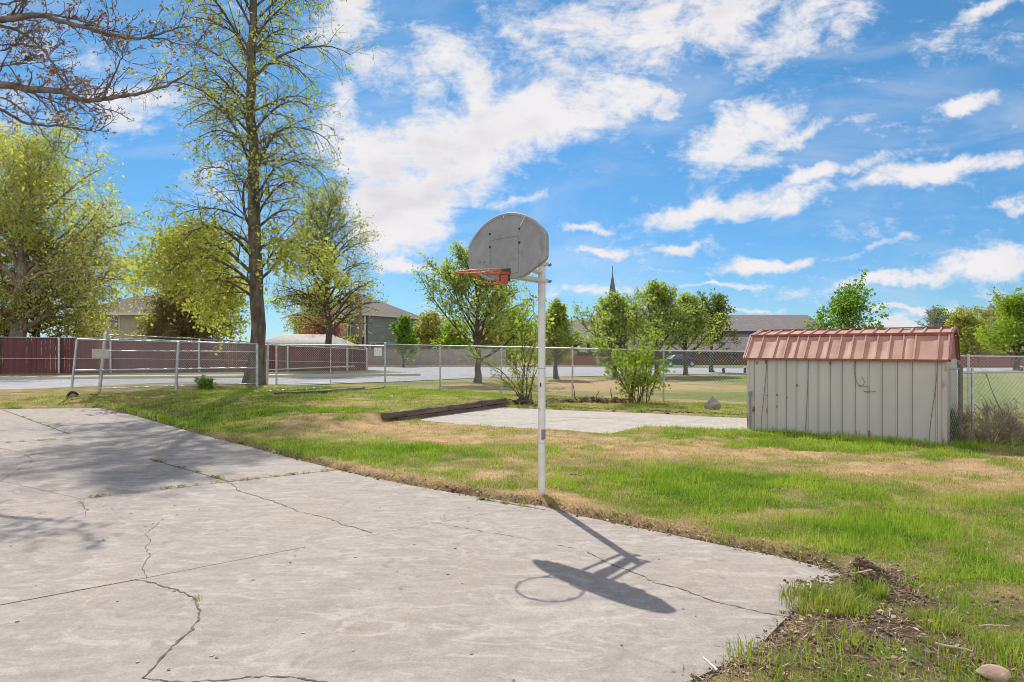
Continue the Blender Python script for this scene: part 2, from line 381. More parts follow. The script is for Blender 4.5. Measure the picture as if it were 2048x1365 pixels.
def grid_axis(segs):
    a = []
    for lo, hi, n in segs: a += list(np.linspace(lo, hi, n, endpoint=False))
    a.append(segs[-1][1]); return np.array(a)
def build_ground():
    xs = grid_axis([(-900, -80, 8), (-80, -30, 12), (-30, -18, 20), (-18, -9, 75), (-9, 9, 260), (9, 22, 60), (22, 80, 20), (80, 900, 8)])
    ys = grid_axis([(-60, 2, 20), (2, 12, 150), (12, 24, 110), (24, 42, 40), (42, 97, 12), (97, 160, 4), (160, 1500, 6)])
    X, Y = np.meshgrid(xs, ys); x, y = X.ravel(), Y.ravel()
    z = lawn_height(x, y)
    far = ((ys > 97)[:, None] | np.zeros_like(X, bool)).ravel()
    nx, ny = len(xs), len(ys)
    i = np.arange(nx * ny).reshape(ny, nx)
    faces = np.stack([i[:-1, :-1], i[:-1, 1:], i[1:, 1:], i[1:, :-1]], -1).reshape(-1, 4)
    dry, soil = cover(x, y)
    yard = (y < 26) & (y > -6) & (abs(x) < 22)
    n = fbm(x * 7, y * 7, 31)[:, None]
    green = np.array((.10, .125, .022)) * (.7 + .6 * n); straw = np.array((.46, .315, .165)) * (.75 + .5 * n); dirt = np.array((.135, .092, .062)) * (.6 + .8 * n)
    c = green * (1 - dry[:, None]) + straw * dry[:, None]
    c = c * (1 - soil[:, None]) + dirt * soil[:, None]
    # mown field beyond the fence: green with straw bands
    fpx, fpy = px_of(x, y)
    fb = fbm(x * .12 + y * .03, y * .5, 41)
    fdry = np.clip((fb - .42) * 3.2, 0, 1)
    fdry = np.clip(fdry + .9 * np.exp(-((x - 4.5) / 3.5) ** 2 - ((y - 30) / 4) ** 2) + .8 * sstep(33, 37, y - .25 * x) - .6 * sstep(8, 16, x) * (1 - sstep(31, 36, y - .2 * x)), 0, 1)[:, None]
    fc = np.array((.165, .20, .055)) * (1 - fdry) + np.array((.40, .29, .15)) * fdry
    beyond = ((y - (26.4 - .86 * (x + 5.4))) > 0) & ((y - (26.4 - .86 * (x + 5.4)) > 0)) & ((y - (23.2 - .42 * (x + 2.7))) > 0)
    c = np.where((beyond | ~yard)[:, None], fc, c)
    me = fast_mesh('ground', np.stack([x, y, z], 1), faces, True, c)
    m = bpy.data.materials.new('lawn soil'); m.use_nodes = True; t = NT(m.node_tree); p = t.n['Principled BSDF']
    a = t.new('ShaderNodeAttribute'); a.attribute_name = 'tint'
    tc = t.new('ShaderNodeTexCoord'); ob = tc.outputs['Object']
    nf = t.noise(ob, 38, 6, .7); nb = t.noise(t.mapping(ob, scale=(.6, 1.6, 1)), 1.7, 6, .6)
    f = t.math('MULTIPLY', t.ramp(nf, .25, .75, .55, 1.5, False), t.ramp(nb, .3, .7, .8, 1.2, False))
    col = t.mix(1.0, a.outputs['Color'], f, 'MULTIPLY')
    t.put(p.inputs['Base Color'], col); p.inputs['Roughness'].default_value = .95; p.inputs['Specular IOR Level'].default_value = .1
    b = t.new('ShaderNodeBump'); b.inputs['Strength'].default_value = .8; b.inputs['Distance'].default_value = .03
    t.put(b.inputs['Height'], t.math('ADD', t.noise(ob, 60, 5, .7), t.noise(ob, 12, 4, .6))); t.l.new(b.outputs[0], p.inputs['Normal'])
    o = link('ground', me, m); tag(o, 'patchy green and straw coloured lawn with the mown field beyond the fence', 'ground', kind='structure')
build_ground()

# ------------------------------------------------------------------ concrete
def concrete_mat(name, base, dark, warm, rot, seed):
    m = bpy.data.materials.new(name); m.use_nodes = True; t = NT(m.node_tree); p = t.n['Principled BSDF']
    tc = t.new('ShaderNodeTexCoord'); ob = t.mapping(tc.outputs['Object'], loc=(seed, seed * .7, 0))
    st = t.mapping(ob, scale=(.8, 1.7, 1), rot=(0, 0, rot))
    big = t.noise(ob, .7, 5, .55, .6); swirl = t.noise(st, 2.3, 10, .68, 1.6); fine = t.noise(ob, 70, 4, .7); mid = t.noise(ob, 5.5, 6, .65, .5)
    c = t.mix(t.ramp(swirl, .34, .66), tuple(dark), tuple(base))
    c = t.mix(t.math('MULTIPLY', t.ramp(big, .46, .72), .55), c, tuple(warm))
    c = t.mix(t.math('MULTIPLY', t.ramp(mid, .56, .74), .60), c, tuple(d * .70 for d in dark))
    c = t.mix(t.math('MULTIPLY', t.ramp(t.noise(t.mapping(ob, scale=(.8, 1.7, 1), rot=(0, 0, rot)), 2.4, 8, .6, 2.2), .52, .66), .7), c, tuple(b * 1.2 for b in base))
    c = t.mix(t.math('MULTIPLY', t.ramp(t.noise(ob, 1.1, 6, .7, .9), .62, .74), .75), c, (dark[0] * .66, dark[1] * .64, dark[2] * .66))
    c = t.mix(1.0, c, t.ramp(fine, .25, .75, .80, 1.18, False), 'MULTIPLY')
    c = t.mix(1.0, c, t.ramp(t.noise(ob, 19, 7, .75, .3), .3, .7, .86, 1.12, False), 'MULTIPLY')
    c = t.mix(t.ramp(t.noise(ob, 26, 2, .5), .76, .79), c, (.10, .085, .07))
    t.put(p.inputs['Base Color'], c); p.inputs['Roughness'].default_value = .88; p.inputs['Specular IOR Level'].default_value = .25
    b = t.new('ShaderNodeBump'); b.inputs['Strength'].default_value = .35; b.inputs['Distance'].default_value = .006
    t.put(b.inputs['Height'], t.math('ADD', t.noise(ob, 120, 4, .7), t.math('MULTIPLY', swirl, 1.5))); t.l.new(b.outputs[0], p.inputs['Normal'])
    return m
M_CONC = concrete_mat('worn concrete', (.385, .336, .296), (.298, .263, .236), (.36, .295, .25), RAD(35), 3)
M_CRACK = mat('dirt filled crack', (.10, .065, .045), (.20, .15, .11), 14, .95)
M_JOINT = mat('faint slab joint line', (.20, .165, .145), (.30, .26, .24), 5, .95)  # darker tone of the fainter joints between the slab panels

def ribbon(mb, pxs, w, mi, rs, jag=0.0, z=.0025, taper=False, step=.028):
    pts = [Vector((*gr(a, b), z)) for a, b in pxs]
    P = []
    for a, b in zip(pts, pts[1:]):
        n = max(1, int((b - a).length / step)) if jag else 1
        for i in range(n): P.append(a.lerp(b, i / n))
    P.append(pts[-1])
    if jag:
        off = 0
        for i in range(1, len(P) - 1):
            d = (P[i + 1] - P[i - 1]).normalized(); nn = Vector((-d.y, d.x, 0))
            off = off * .45 + rs.uniform(-1, 1) * jag; P[i] = P[i] + nn * off
    vs = []; n = len(P)
    for i, p in enumerate(P):
        d = (P[min(i + 1, n - 1)] - P[max(i - 1, 0)]).normalized(); nn = Vector((-d.y, d.x, 0))
        ww = w * (rs.uniform(.25, 1.5) if jag else rs.uniform(.8, 1.2))
        if taper: ww *= 1 - .85 * i / n
        vs += [p + nn * ww / 2, p - nn * ww / 2]
    mb.add(vs, [(2 * i, 2 * i + 1, 2 * i + 3, 2 * i + 2) for i in range(n - 1)], mi)

def build_slab():
    rs = random.Random(5); mb = MB()
    mb.prism(SLAB, -.12, 0, 0)
    J = 2
    for seg, w, mi in (([(-200, 1248), (272, 1160)], .010, 1), ([(272, 1160), (608, 1095)], .006, J), ([(700, 1078), (1043, 1015)], .004, J),
                       ([(-200, 1038), (155, 999)], .004, J), ([(155, 999), (456, 964)], .008, J), ([(456, 964), (686, 939)], .014, 1),
                       ([(-200, 900), (160, 876)], .022, 1), ([(160, 876), (440, 866)], .006, J), ([(-200, 932), (275, 904)], .007, J), ([(-200, 858), (230, 847)], .005, J),
                       ([(5, 820), (137, 868)], .028, 1), ([(300, 919), (455, 963)], .018, 1), ([(-120, 935), (170, 1000)], .006, J)):
        ribbon(mb, seg, w, mi, rs)
    for seg, w in (([(455, 963), (480, 983), (520, 995), (545, 1003), (600, 1024), (660, 1038), (685, 1050), (745, 1066)], .010),
                   ([(272, 1160), (293, 1163), (330, 1174), (375, 1190), (392, 1200), (400, 1230), (385, 1260), (355, 1283), (330, 1310), (310, 1335), (285, 1357)], .013),
                   ([(285, 1357), (320, 1360), (400, 1364), (480, 1358), (530, 1352), (580, 1356), (660, 1366)], .010),
                   ([(293, 1157), (285, 1140), (297, 1115), (292, 1095), (300, 1080), (287, 1070), (310, 1055), (318, 1045)], .006),
                   ([(160, 1000), (165, 1012), (175, 1020), (172, 1032)], .006),
                   ([(0, 897), (40, 905), (64, 918), (62, 926), (30, 943), (5, 960), (-20, 975)], .007),
                   ([(860, 1045), (930, 1057), (985, 1067), (1060, 1080)], .005), ([(1110, 1090), (1145, 1097)], .007),
                   ([(1175, 1104), (1205, 1121), (1260, 1143), (1310, 1166), (1360, 1178), (1420, 1200), (1480, 1215), (1530, 1228), (1580, 1234)], .011),
                   ([(960, 999), (1010, 1007), (1090, 1020)], .016)):
        ribbon(mb, seg, w, 1, rs, jag=.011)
    o = mb.build('driveway', [M_CONC, M_CRACK, M_JOINT]); tag(o, 'cracked grey concrete driveway court in front', 'driveway', kind='structure')
    mb = MB(); mb.prism(PAD, -.1, .012, 0)
    for seg, w in (([(900, 829), (960, 832), (985, 834)], .03), ([(1030, 852), (1090, 846), (1180, 838), (1270, 842)], .02), ([(1180, 836), (1100, 838)], .02)): ribbon(mb, seg, w, 1, rs, jag=.02, z=.0145)
    o = mb.build('concrete_pad', [concrete_mat('pale pad concrete', (.44, .40, .35), (.36, .32, .28), (.40, .34, .28), RAD(20), 9), M_CRACK])
    tag(o, 'pale concrete pad behind the lawn beside timber edging', 'pad', kind='structure')
build_slab()

# ------------------------------------------------------------------ street, verge and distant paving
def drape(name, poly, dz, m, label, thick=.0):
    bm = bmesh.new(); vs = [bm.verts.new((x, y, 0)) for x, y in poly]; bm.faces.new(vs)
    for yy in (42, 97):
        bmesh.ops.bisect_plane(bm, geom=bm.verts[:] + bm.edges[:] + bm.faces[:], plane_co=(0, yy, 0), plane_no=(0, 1, 0))
    if thick:
        r = bmesh.ops.extrude_face_region(bm, geom=bm.faces[:])
        top = {v for v in r['geom'] if isinstance(v, bmesh.types.BMVert)}
    else: top = set(bm.verts)
    for v in bm.verts: v.co.z = -.018 * min(max(v.co.y - 42, 0), 55) + (dz if v in top else dz - thick)
    bmesh.ops.triangulate(bm, faces=bm.faces[:]); bmesh.ops.recalc_face_normals(bm, faces=bm.faces[:])
    me = bpy.data.meshes.new(name); bm.to_mesh(me); bm.free()
    o = link(name, me, m); tag(o, label, name.replace('_', ' '), kind='structure'); return o
M_ASPH = mat('pale worn asphalt', (.27, .265, .28), (.36, .355, .37), 1.2, .9, bump=.3, bscale=60, spots=((.20, .20, .21), .5, .6, .75))
M_WALK = mat('sidewalk concrete', (.46, .42, .37), (.52, .48, .42), 2, .9)
M_VERGE = mat('verge grass', (.12, .15, .03), (.22, .20, .06), 3, .95, bump=.5, bscale=40)
drape('road', [(-70, -27), (-16.9, 20.6), (-7.5, 29.2), (-5.4, 30.6), (-1.76, 34.4), (3.4, 35.8), (9.4, 38.7), (14.8, 39.9), (33.7, 45), (95, 54), (95, 70), (24, 61), (14, 66), (9, 72.5), (-17.5, 72.5), (-24, 50), (-45, 37), (-70, 34)],
      .03, M_ASPH, 'pale grey asphalt street and parking area beyond the fences')
drape('sidewalk', [(-70, 26), (-45, 29.6), (-26.6, 32.3), (-14.4, 34.3), (-5.4, 36.9), (-5.9, 37.6), (-14.6, 35.9), (-26.9, 33.9), (-45, 31.2), (-70, 27.6)], .16, M_WALK, 'narrow pale sidewalk along the far side of the street', .16)
drape('verge', [(-70, 27.7), (-45, 31.3), (-26.9, 34.0), (-14.6, 36.0), (-6.2, 37.6), (-9, 41.9), (-12, 46), (-30, 42), (-70, 38)], .17, M_VERGE, 'thin grass verge in front of the red fence', .2)
drape('church_lawn', [(15.5, 63), (40, 62), (95, 71), (95, 130), (8, 130), (9.5, 74)], .05, mat('church lawn grass', (.07, .14, .02), (.11, .18, .03), 2, .95), 'green lawn strip along the church wall')
drape('kerb', [(9.3, 72.6), (-17.6, 72.6), (-17.6, 73.3), (9.3, 73.3)], .22, M_WALK, 'low kerb in front of the tan wall', .2)

# ------------------------------------------------------------------ trees
def unit(v): return v / (np.linalg.norm(v) + 1e-9)
def np_tubes(polys):
    V = []; Fa = []; b = 0
    for pts, rad, k in polys:
        n = len(pts); t = np.gradient(pts, axis=0); t /= np.linalg.norm(t, axis=1)[:, None] + 1e-9
        ref = np.array((1., 0, 0)) if abs(t[0, 2]) > .8 else np.array((0, 0, 1.))
        a = np.cross(t, ref); a /= np.linalg.norm(a, axis=1)[:, None] + 1e-9; c = np.cross(t, a)
        an = np.arange(k) * 2 * pi / k
        v = pts[:, None, :] + rad[:, None, None] * (np.cos(an)[None, :, None] * a[:, None, :] + np.sin(an)[None, :, None] * c[:, None, :])
        V.append(v.reshape(-1, 3))
        i = np.arange(n * k).reshape(n, k); j = np.roll(i, -1, 1)
        Fa.append(np.stack([i[:-1], j[:-1], j[1:], i[1:]], -1).reshape(-1, 4) + b); b += n * k
    return np.concatenate(V), np.concatenate(Fa)
def grow(rng, p, d, L, n, r, wig, droop, tip=.25):
    """one limb: start, direction, length, segments, radius, wiggle, droop per metre"""
    pts = [p]; st = L / n; d = unit(d)
    for i in range(n):
        d = unit(d + rng.normal(0, wig, 3) - np.array((0, 0, droop * st * (i + 1) / n * 2)))
        pts.append(pts[-1] + d * st)
    return np.array(pts), r * np.linspace(1, tip, n + 1)
def leaves(rng, sites, n, size, spread, up=.0, aspect=.55, hang=0.0):
    S_ = np.repeat(sites, n, 0); N = len(S_)
    S_ = S_ + rng.normal(0, spread, (N, 3))
    a = rng.normal(0, 1, (N, 3)); a[:, 2] -= hang; a /= np.linalg.norm(a, axis=1)[:, None]
    b = np.cross(a, rng.normal(0, 1, (N, 3))); b /= np.linalg.norm(b, axis=1)[:, None] + 1e-9
    s = size * np.clip(rng.lognormal(-.12, .38, N), .35, 1.9)[:, None]
    fold = np.cross(a, b) * s * .12
    v = np.stack([S_, S_ + a * s * .5 + b * s * aspect * .5 + fold, S_ + a * s, S_ + a * s * .5 - b * s * aspect * .5 + fold], 1).reshape(-1, 3)
    return v, np.arange(N * 4).reshape(N, 4)

def skeleton(rng, H, r0, zb, nprim, plen, pang, pdroop=.1, nsec=6, slen=.45, sdroop=.1, nter=3, tlen=.4, tdroop=.1, lean=(0, 0), wig=.08, flare=1.0, az=None, split=0, fork=55, topr=.12, up2=.0, limb=.022):
    polys = []; sites = []
    tt = np.linspace(0, 1, 18); tp = np.stack([lean[0] * tt ** 1.3 + np.cumsum(rng.normal(0, H * .004, 18)), lean[1] * tt ** 1.3 + np.cumsum(rng.normal(0, H * .004, 18)), tt * H], 1); tp[0, :2] = 0
    tr = r0 * ((1 - tt) ** .85 * (1 - topr) + topr) * (1 + flare * np.exp(-tt * H / .35))
    polys.append((tp, tr, 12))
    for i in range(nprim):
        t = zb + (1 - zb) * ((i + rng.uniform(0, 1)) / nprim)
        p = np.array([np.interp(t, tt, tp[:, k]) for k in range(3)]); r = np.interp(t, tt, tr)
        a = (i * 2.39996 + rng.uniform(-.5, .5)) if az is None else az(rng, i, t)
        th = RAD(pang(t) + rng.uniform(-9, 9)); L = plen(t, a) * rng.uniform(.78, 1.15)
        if L < .05: continue
        d = np.array((sin(th) * cos(a), sin(th) * sin(a), cos(th)))
        n1 = max(5, int(L / .35)); P, R = grow(rng, p, d, L, n1, min(r * .5, limb * L + .010), wig, pdroop, .2); polys.append((P, R, 6))
        for j in range(nsec):
            u = .18 + .82 * (j + rng.uniform(0, 1)) / nsec; k = min(int(u * n1), n1 - 1)
            q = P[k] + (P[k + 1] - P[k]) * (u * n1 - k); dd = unit(P[k + 1] - P[k])
            ax = unit(np.cross(dd, rng.normal(0, 1, 3))); an = RAD(fork * rng.uniform(.55, 1.15))
            d2 = dd * cos(an) + ax * sin(an) + np.array((0, 0, up2))
            L2 = L * slen * (1.15 - .6 * u) * rng.uniform(.6, 1.25); n2 = max(3, int(L2 / .25))
            P2, R2 = grow(rng, q, d2, L2, n2, max(R[k] * .5, .006), wig * 1.5, sdroop, .3); polys.append((P2, R2, 4))
            sites.append(P2[n2 // 2:])
            for m_ in range(nter):
                k2 = rng.integers(0, n2); q2 = P2[k2] + (P2[k2 + 1] - P2[k2]) * rng.uniform(0, 1); dd2 = unit(P2[k2 + 1] - P2[k2])
                ax = unit(np.cross(dd2, rng.normal(0, 1, 3))); an = RAD(fork * rng.uniform(.5, 1.2))
                L3 = L2 * tlen * rng.uniform(.5, 1.3) + .08; P3, R3 = grow(rng, q2, dd2 * cos(an) + ax * sin(an), L3, 3, max(R2[k2] * .5, .004), wig * 1.5, tdroop, .4)
                polys.append((P3, R3, 3)); sites.append(P3[1:])
    return polys, np.concatenate(sites)

def make_tree(label, loc, seed, leafm, bark, nl, lsize, spread=.08, group=None, cat='tree', name='tree', hang=0.0, aspect=.55, extra=None, minr=0.0, lname='crown', **kw):
    rng = np.random.default_rng(seed)
    polys, sites = skeleton(rng, **kw)
    if minr: polys = [(p, np.maximum(r, minr), k) for p, r, k in polys]
    root = empty(name, (loc[0], loc[1], loc[2] if len(loc) > 2 else T1(loc[0], loc[1])), label, cat, group)
    v, f = np_tubes(polys); link('trunk', fast_mesh('trunk', v, f, True), bark, root)
    if nl > 0:
        keep = sites
        if nl < 1: keep = sites[rng.uniform(0, 1, len(sites)) < nl]
        v, f = leaves(rng, keep, max(1, int(nl)), lsize, spread, hang=hang, aspect=aspect)
        if extra is not None:
            v2, f2 = extra(rng, sites); f = np.concatenate([f, f2 + len(v)]); v = np.concatenate([v, v2])
        link(lname, fast_mesh(lname, v, f), leafm, root)
    return root

L_YEL = leaf_mat('new yellow green leaf', (.33, .36, .075), (.48, .48, .13), .5)
L_PEAR = leaf_mat('pear leaf', (.27, .37, .09), (.44, .49, .17), .52)
L_WIL = leaf_mat('soft willow leaf', (.42, .45, .13), (.56, .55, .20), .6)
L_GREEN = leaf_mat('fresh green leaf', (.12, .26, .025), (.24, .37, .055), .45)
L_LIME = leaf_mat('lime shrub leaf', (.24, .36, .035), (.36, .45, .06), .5)
L_OLIVE = leaf_mat('olive hazy leaf', (.33, .34, .09), (.46, .43, .15), .48)
L_BROWN = leaf_mat('brown bud', (.20, .095, .04), (.33, .15, .05), .3)
L_BROWNB = leaf_mat('brown olive twig leaf', (.21, .155, .065), (.33, .25, .10), .35)
L_RED = leaf_mat('plum leaf', (.30, .10, .11), (.42, .16, .16), .4)

def big_len(t, a):
    z = t * 19.5
    base = 3.7 if z > 5.2 else 4.3
    return base * (1 - sstep(.72, 1.0, np.array(t)) * .75) * (1.08 if cos(a) < 0 and z < 5.2 else 1.0)
def big_extra(rng, sites):
    low = sites[(np.hypot(sites[:, 0], sites[:, 1]) > 1.5) & (sites[:, 2] < 6.0) & ((sites[:, 0] < .6) | (rng.uniform(0, 1, len(sites)) < .6))]
    return leaves(rng, low, 4, .125, .15, aspect=.8)
make_tree('tall street tree with arching limbs and thin new yellow leaves behind the sliding gate', (-10.0, 24.2), 11, L_YEL, M_BARK, 1.0, .10, .09, aspect=.7, extra=big_extra,
          H=19.5, r0=.29, zb=.155, nprim=66, plen=big_len, pang=lambda t: 50 - 22 * t, pdroop=.34, nsec=13, slen=.42, sdroop=.30, nter=6, tlen=.5, limb=.013, tdroop=.25, wig=.07, flare=.62, topr=.2, minr=.0045,
          az=lambda rng, i, t: pi + rng.uniform(-1.0, 1.0) if (t < .22 and i % 5 < 2) else i * 2.39996 + rng.uniform(-.5, .5))
make_tree('yellow budding street tree in front of the two storey house', gr(653, 744), 12, L_YEL, M_BARKD, 1.0, .13, .16, aspect=.7,
          H=11.2, r0=.27, zb=.24, nprim=48, plen=lambda t, a: 4.3 * (1 - .5 * max(0, t - .5) / .5), pang=lambda t: 60 - 34 * t, pdroop=.16, nsec=12, slen=.45, sdroop=.1, nter=6, wig=.09, minr=.007)
# the big soft tree whose trunk stands outside the frame, and its neighbours over the red fence
make_tree('huge pale willowy tree filling the sky over the red fence', (-32.6, 41), 13, L_WIL, M_BARKP, 4.0, .21, .34, hang=.9, aspect=.4,
          H=12.2, r0=.55, zb=.2, nprim=38, plen=lambda t, a: 10.2 * (1 - .45 * t), pang=lambda t: 70 - 45 * t, pdroop=.07, nsec=13, slen=.36, sdroop=.22, nter=5, tlen=.45, tdroop=.45, wig=.09, minr=.012)
make_tree('tangled grey green tree low behind the red fence', (-33, 43.5), 14, L_OLIVE, M_BARKD, 4.0, .26, .3, hang=.4, aspect=.4,
          H=7.5, r0=.3, zb=.1, nprim=26, plen=lambda t, a: 4.6, pang=lambda t: 75 - 40 * t, pdroop=.12, nsec=9, slen=.45, sdroop=.2, nter=5, wig=.12, minr=.012)
make_tree('brown twiggy bush mass above the red fence behind the gate', (-23.4, 44), 15, L_BROWNB, M_TWIG, 2.0, .20, .18, cat='bush', name='bush', aspect=.35,
          H=3.4, r0=.12, zb=.04, nprim=50, plen=lambda t, a: 2.6, pang=lambda t: 62 - 40 * t, pdroop=.05, nsec=9, slen=.5, nter=5, wig=.1, minr=.012)
make_tree('olive tree with hazy crown between the gate and the tall trunk', (-25.5, 50), 16, L_OLIVE, M_BARKD, 5.0, .28, .35, aspect=.5,
          H=9.4, r0=.3, zb=.2, nprim=26, plen=lambda t, a: 4.4 * (1.1 - .6 * t), pang=lambda t: 70 - 40 * t, pdroop=.08, nsec=8, slen=.45, nter=4, wig=.1, minr=.012)
make_tree('reddish purple plum tree beside the garage roof', (-19.6, 66), 17, L_RED, M_BARKD, 3.0, .22, .25,
          H=3.7, r0=.16, zb=.2, nprim=20, plen=lambda t, a: 2.6, pang=lambda t: 60 - 30 * t, nsec=6, slen=.5, nter=3, wig=.1, minr=.015)

# vase shaped pears in the field
def pear(label, px, py, top, halfw, seed, nl=2.0, ls=.15, leafm=None, zb=None):
    x, y = gr(px, py); Hh = EYE + (HY - top) * y / F; w = halfw * y / F
    make_tree(label, (x, y), seed, leafm or L_PEAR, M_BARKD, nl, ls, .10, group='young pear trees in the field', aspect=.6,
              H=Hh * .86, r0=.055 + .014 * Hh, zb=zb or (1.15 / Hh), nprim=30, plen=lambda t, a: max(.3, (w * 1.5) * (1 - .78 * max(0, t - .2) / .8)), pang=lambda t: 66 - 46 * t, pdroop=-.10,
              nsec=9, slen=.42, sdroop=-.1, nter=4, tlen=.5, tdroop=0, wig=.06, flare=.5, fork=42, minr=.009)
pear('largest vase shaped pear tree in the field, partly behind the backboard', 955, 766, 488, 118, 21, 3.0, .15)
pear('slim pear tree in the field just beside the white hoop pole', 1113, 759, 600, 46, 22, 2.0, .14)
pear('rounded pear tree in the field under the steeple', 1230, 756, 600, 76, 23, 2.0, .15)
pear('tallest pear tree of the field row beyond the lime shrub', 1313, 753, 563, 74, 24, 2.0, .14)
pear('pear tree in the field row near the church roof edge', 1371, 751, 592, 62, 25, 2.0, .14)
make_tree('uneven pear tree with one yellow side limb before the church roof', (13.6, 42.5), 26, leaf_mat('yellowing pear leaf', (.12, .18, .03), (.26, .27, .04), .45), M_BARKD, 2.0, .16, .12, group='young pear trees in the field',
          H=4.2, r0=.11, zb=.3, nprim=22, plen=lambda t, a: 2.1 * (1.1 - .5 * t), pang=lambda t: 52 - 30 * t, nsec=7, slen=.5, nter=4, wig=.12, minr=.008)
make_tree('fresh green round tree rising behind the metal shed', (21.8, 41), 27, L_GREEN, M_BARKD, 2.0, .18, .12, aspect=.65,
          H=4.0, r0=.13, zb=.25, nprim=22, plen=lambda t, a: 3.1 * (1.0 - .35 * t), pang=lambda t: 66 - 46 * t, nsec=8, slen=.5, nter=4, wig=.13, minr=.008)
make_tree('broad light green tree over the fence past the shed', (40.5, 50), 28, L_LIME, M_BARKD, 3.0, .20, .2, aspect=.6,
          H=4.3, r0=.2, zb=.18, nprim=34, plen=lambda t, a: 3.3 * (1.05 - .45 * t), pang=lambda t: 66 - 46 * t, nsec=9, slen=.45, nter=4, wig=.1, minr=.01)
for i, (px, Y, h, n, lab) in enumerate(((1862, 100, 7.6, 16, 'small bare grey tree far behind the shed roof'), (1994, 95, 8.2, 24, 'larger bare grey tree beside the light green tree past the shed'))):
    make_tree(lab, ((px - CX) * Y / F, Y), 30 + i, None, mat('bare grey twig bark', (.30, .26, .26), (.38, .33, .32), 4, .9), 0, .1, group='bare trees far off',
              H=h, r0=.22, zb=.2, nprim=n, plen=lambda t, a: 3.6 * (1.1 - .6 * t), pang=lambda t: 50 - 30 * t, pdroop=-.05, nsec=9, slen=.5, nter=5, wig=.1, minr=.03)
for i, (px, Y, h, w, lm, lab) in enumerate(((1935, 88, 5.9, 4.4, L_OLIVE, 'hazy olive tree just past the end of the shed roof'), (1890, 110, 7.4, 5, L_GREEN, 'dark green tree top peeking over the shed roof ridge'),
        (1030, 82, 5.6, 4.6, L_LIME, 'yellow green tree between the big pear and the hoop pole'), (862, 84, 5.4, 4.4, L_OLIVE, 'olive green tree behind the tan wall beside the house'),
        (1095, 78, 4.0, 3.2, L_OLIVE, 'brownish green bush behind the slim pear'), (910, 80, 4.2, 3.6, L_LIME, 'low lime tree behind the tan wall under the big pear'), (1975, 120, 8, 6, L_OLIVE, 'distant olive tree under the larger bare tree'), (985, 79, 3.9, 3.2, L_OLIVE, 'low olive tree behind the tan wall right of the big pear trunk'))):
    make_tree(lab, ((px - CX) * Y / F, Y), 40 + i, lm, M_BARKD, 4.0, .3, .35, group='trees behind the far walls', aspect=.6,
              H=h, r0=.2, zb=.1, nprim=26, plen=lambda t, a: w * (1.05 - .5 * t) * .85, pang=lambda t: 72 - 48 * t, nsec=7, slen=.45, nter=3, wig=.12, minr=.02)
make_tree('bright yellow green tree spilling over the red fence behind the gate', (-23.2, 47.5), 62, L_YEL, M_BARKD, 3.0, .20, .28, aspect=.75,
          H=7.6, r0=.22, zb=.36, nprim=34, plen=lambda t, a: 4.4 * (1.1 - .55 * t), pang=lambda t: 78 - 48 * t, pdroop=.06, nsec=9, slen=.45, nter=4, wig=.1, minr=.012)
make_tree('hazy yellow green tree behind the garage with the pale roof', (-22.2, 72), 61, L_YEL, M_BARKD, 3.0, .22, .3, aspect=.6,
          H=7.6, r0=.22, zb=.15, nprim=30, plen=lambda t, a: 4.2 * (1.1 - .6 * t), pang=lambda t: 66 - 42 * t, pdroop=.05, nsec=8, slen=.45, nter=4, wig=.1, minr=.02)
make_tree('bright green upright young tree against the grey house wall', ((806 - CX) * 70 / F, 70.5), 60, L_GREEN, M_BARKD, 4.0, .26, .12, aspect=.7,
          H=4.5, r0=.1, zb=.12, nprim=16, plen=lambda t, a: 3.4 * (1 - .6 * t), pang=lambda t: 26 - 10 * t, pdroop=-.02, nsec=7, slen=.25, nter=2, wig=.05, minr=.02)

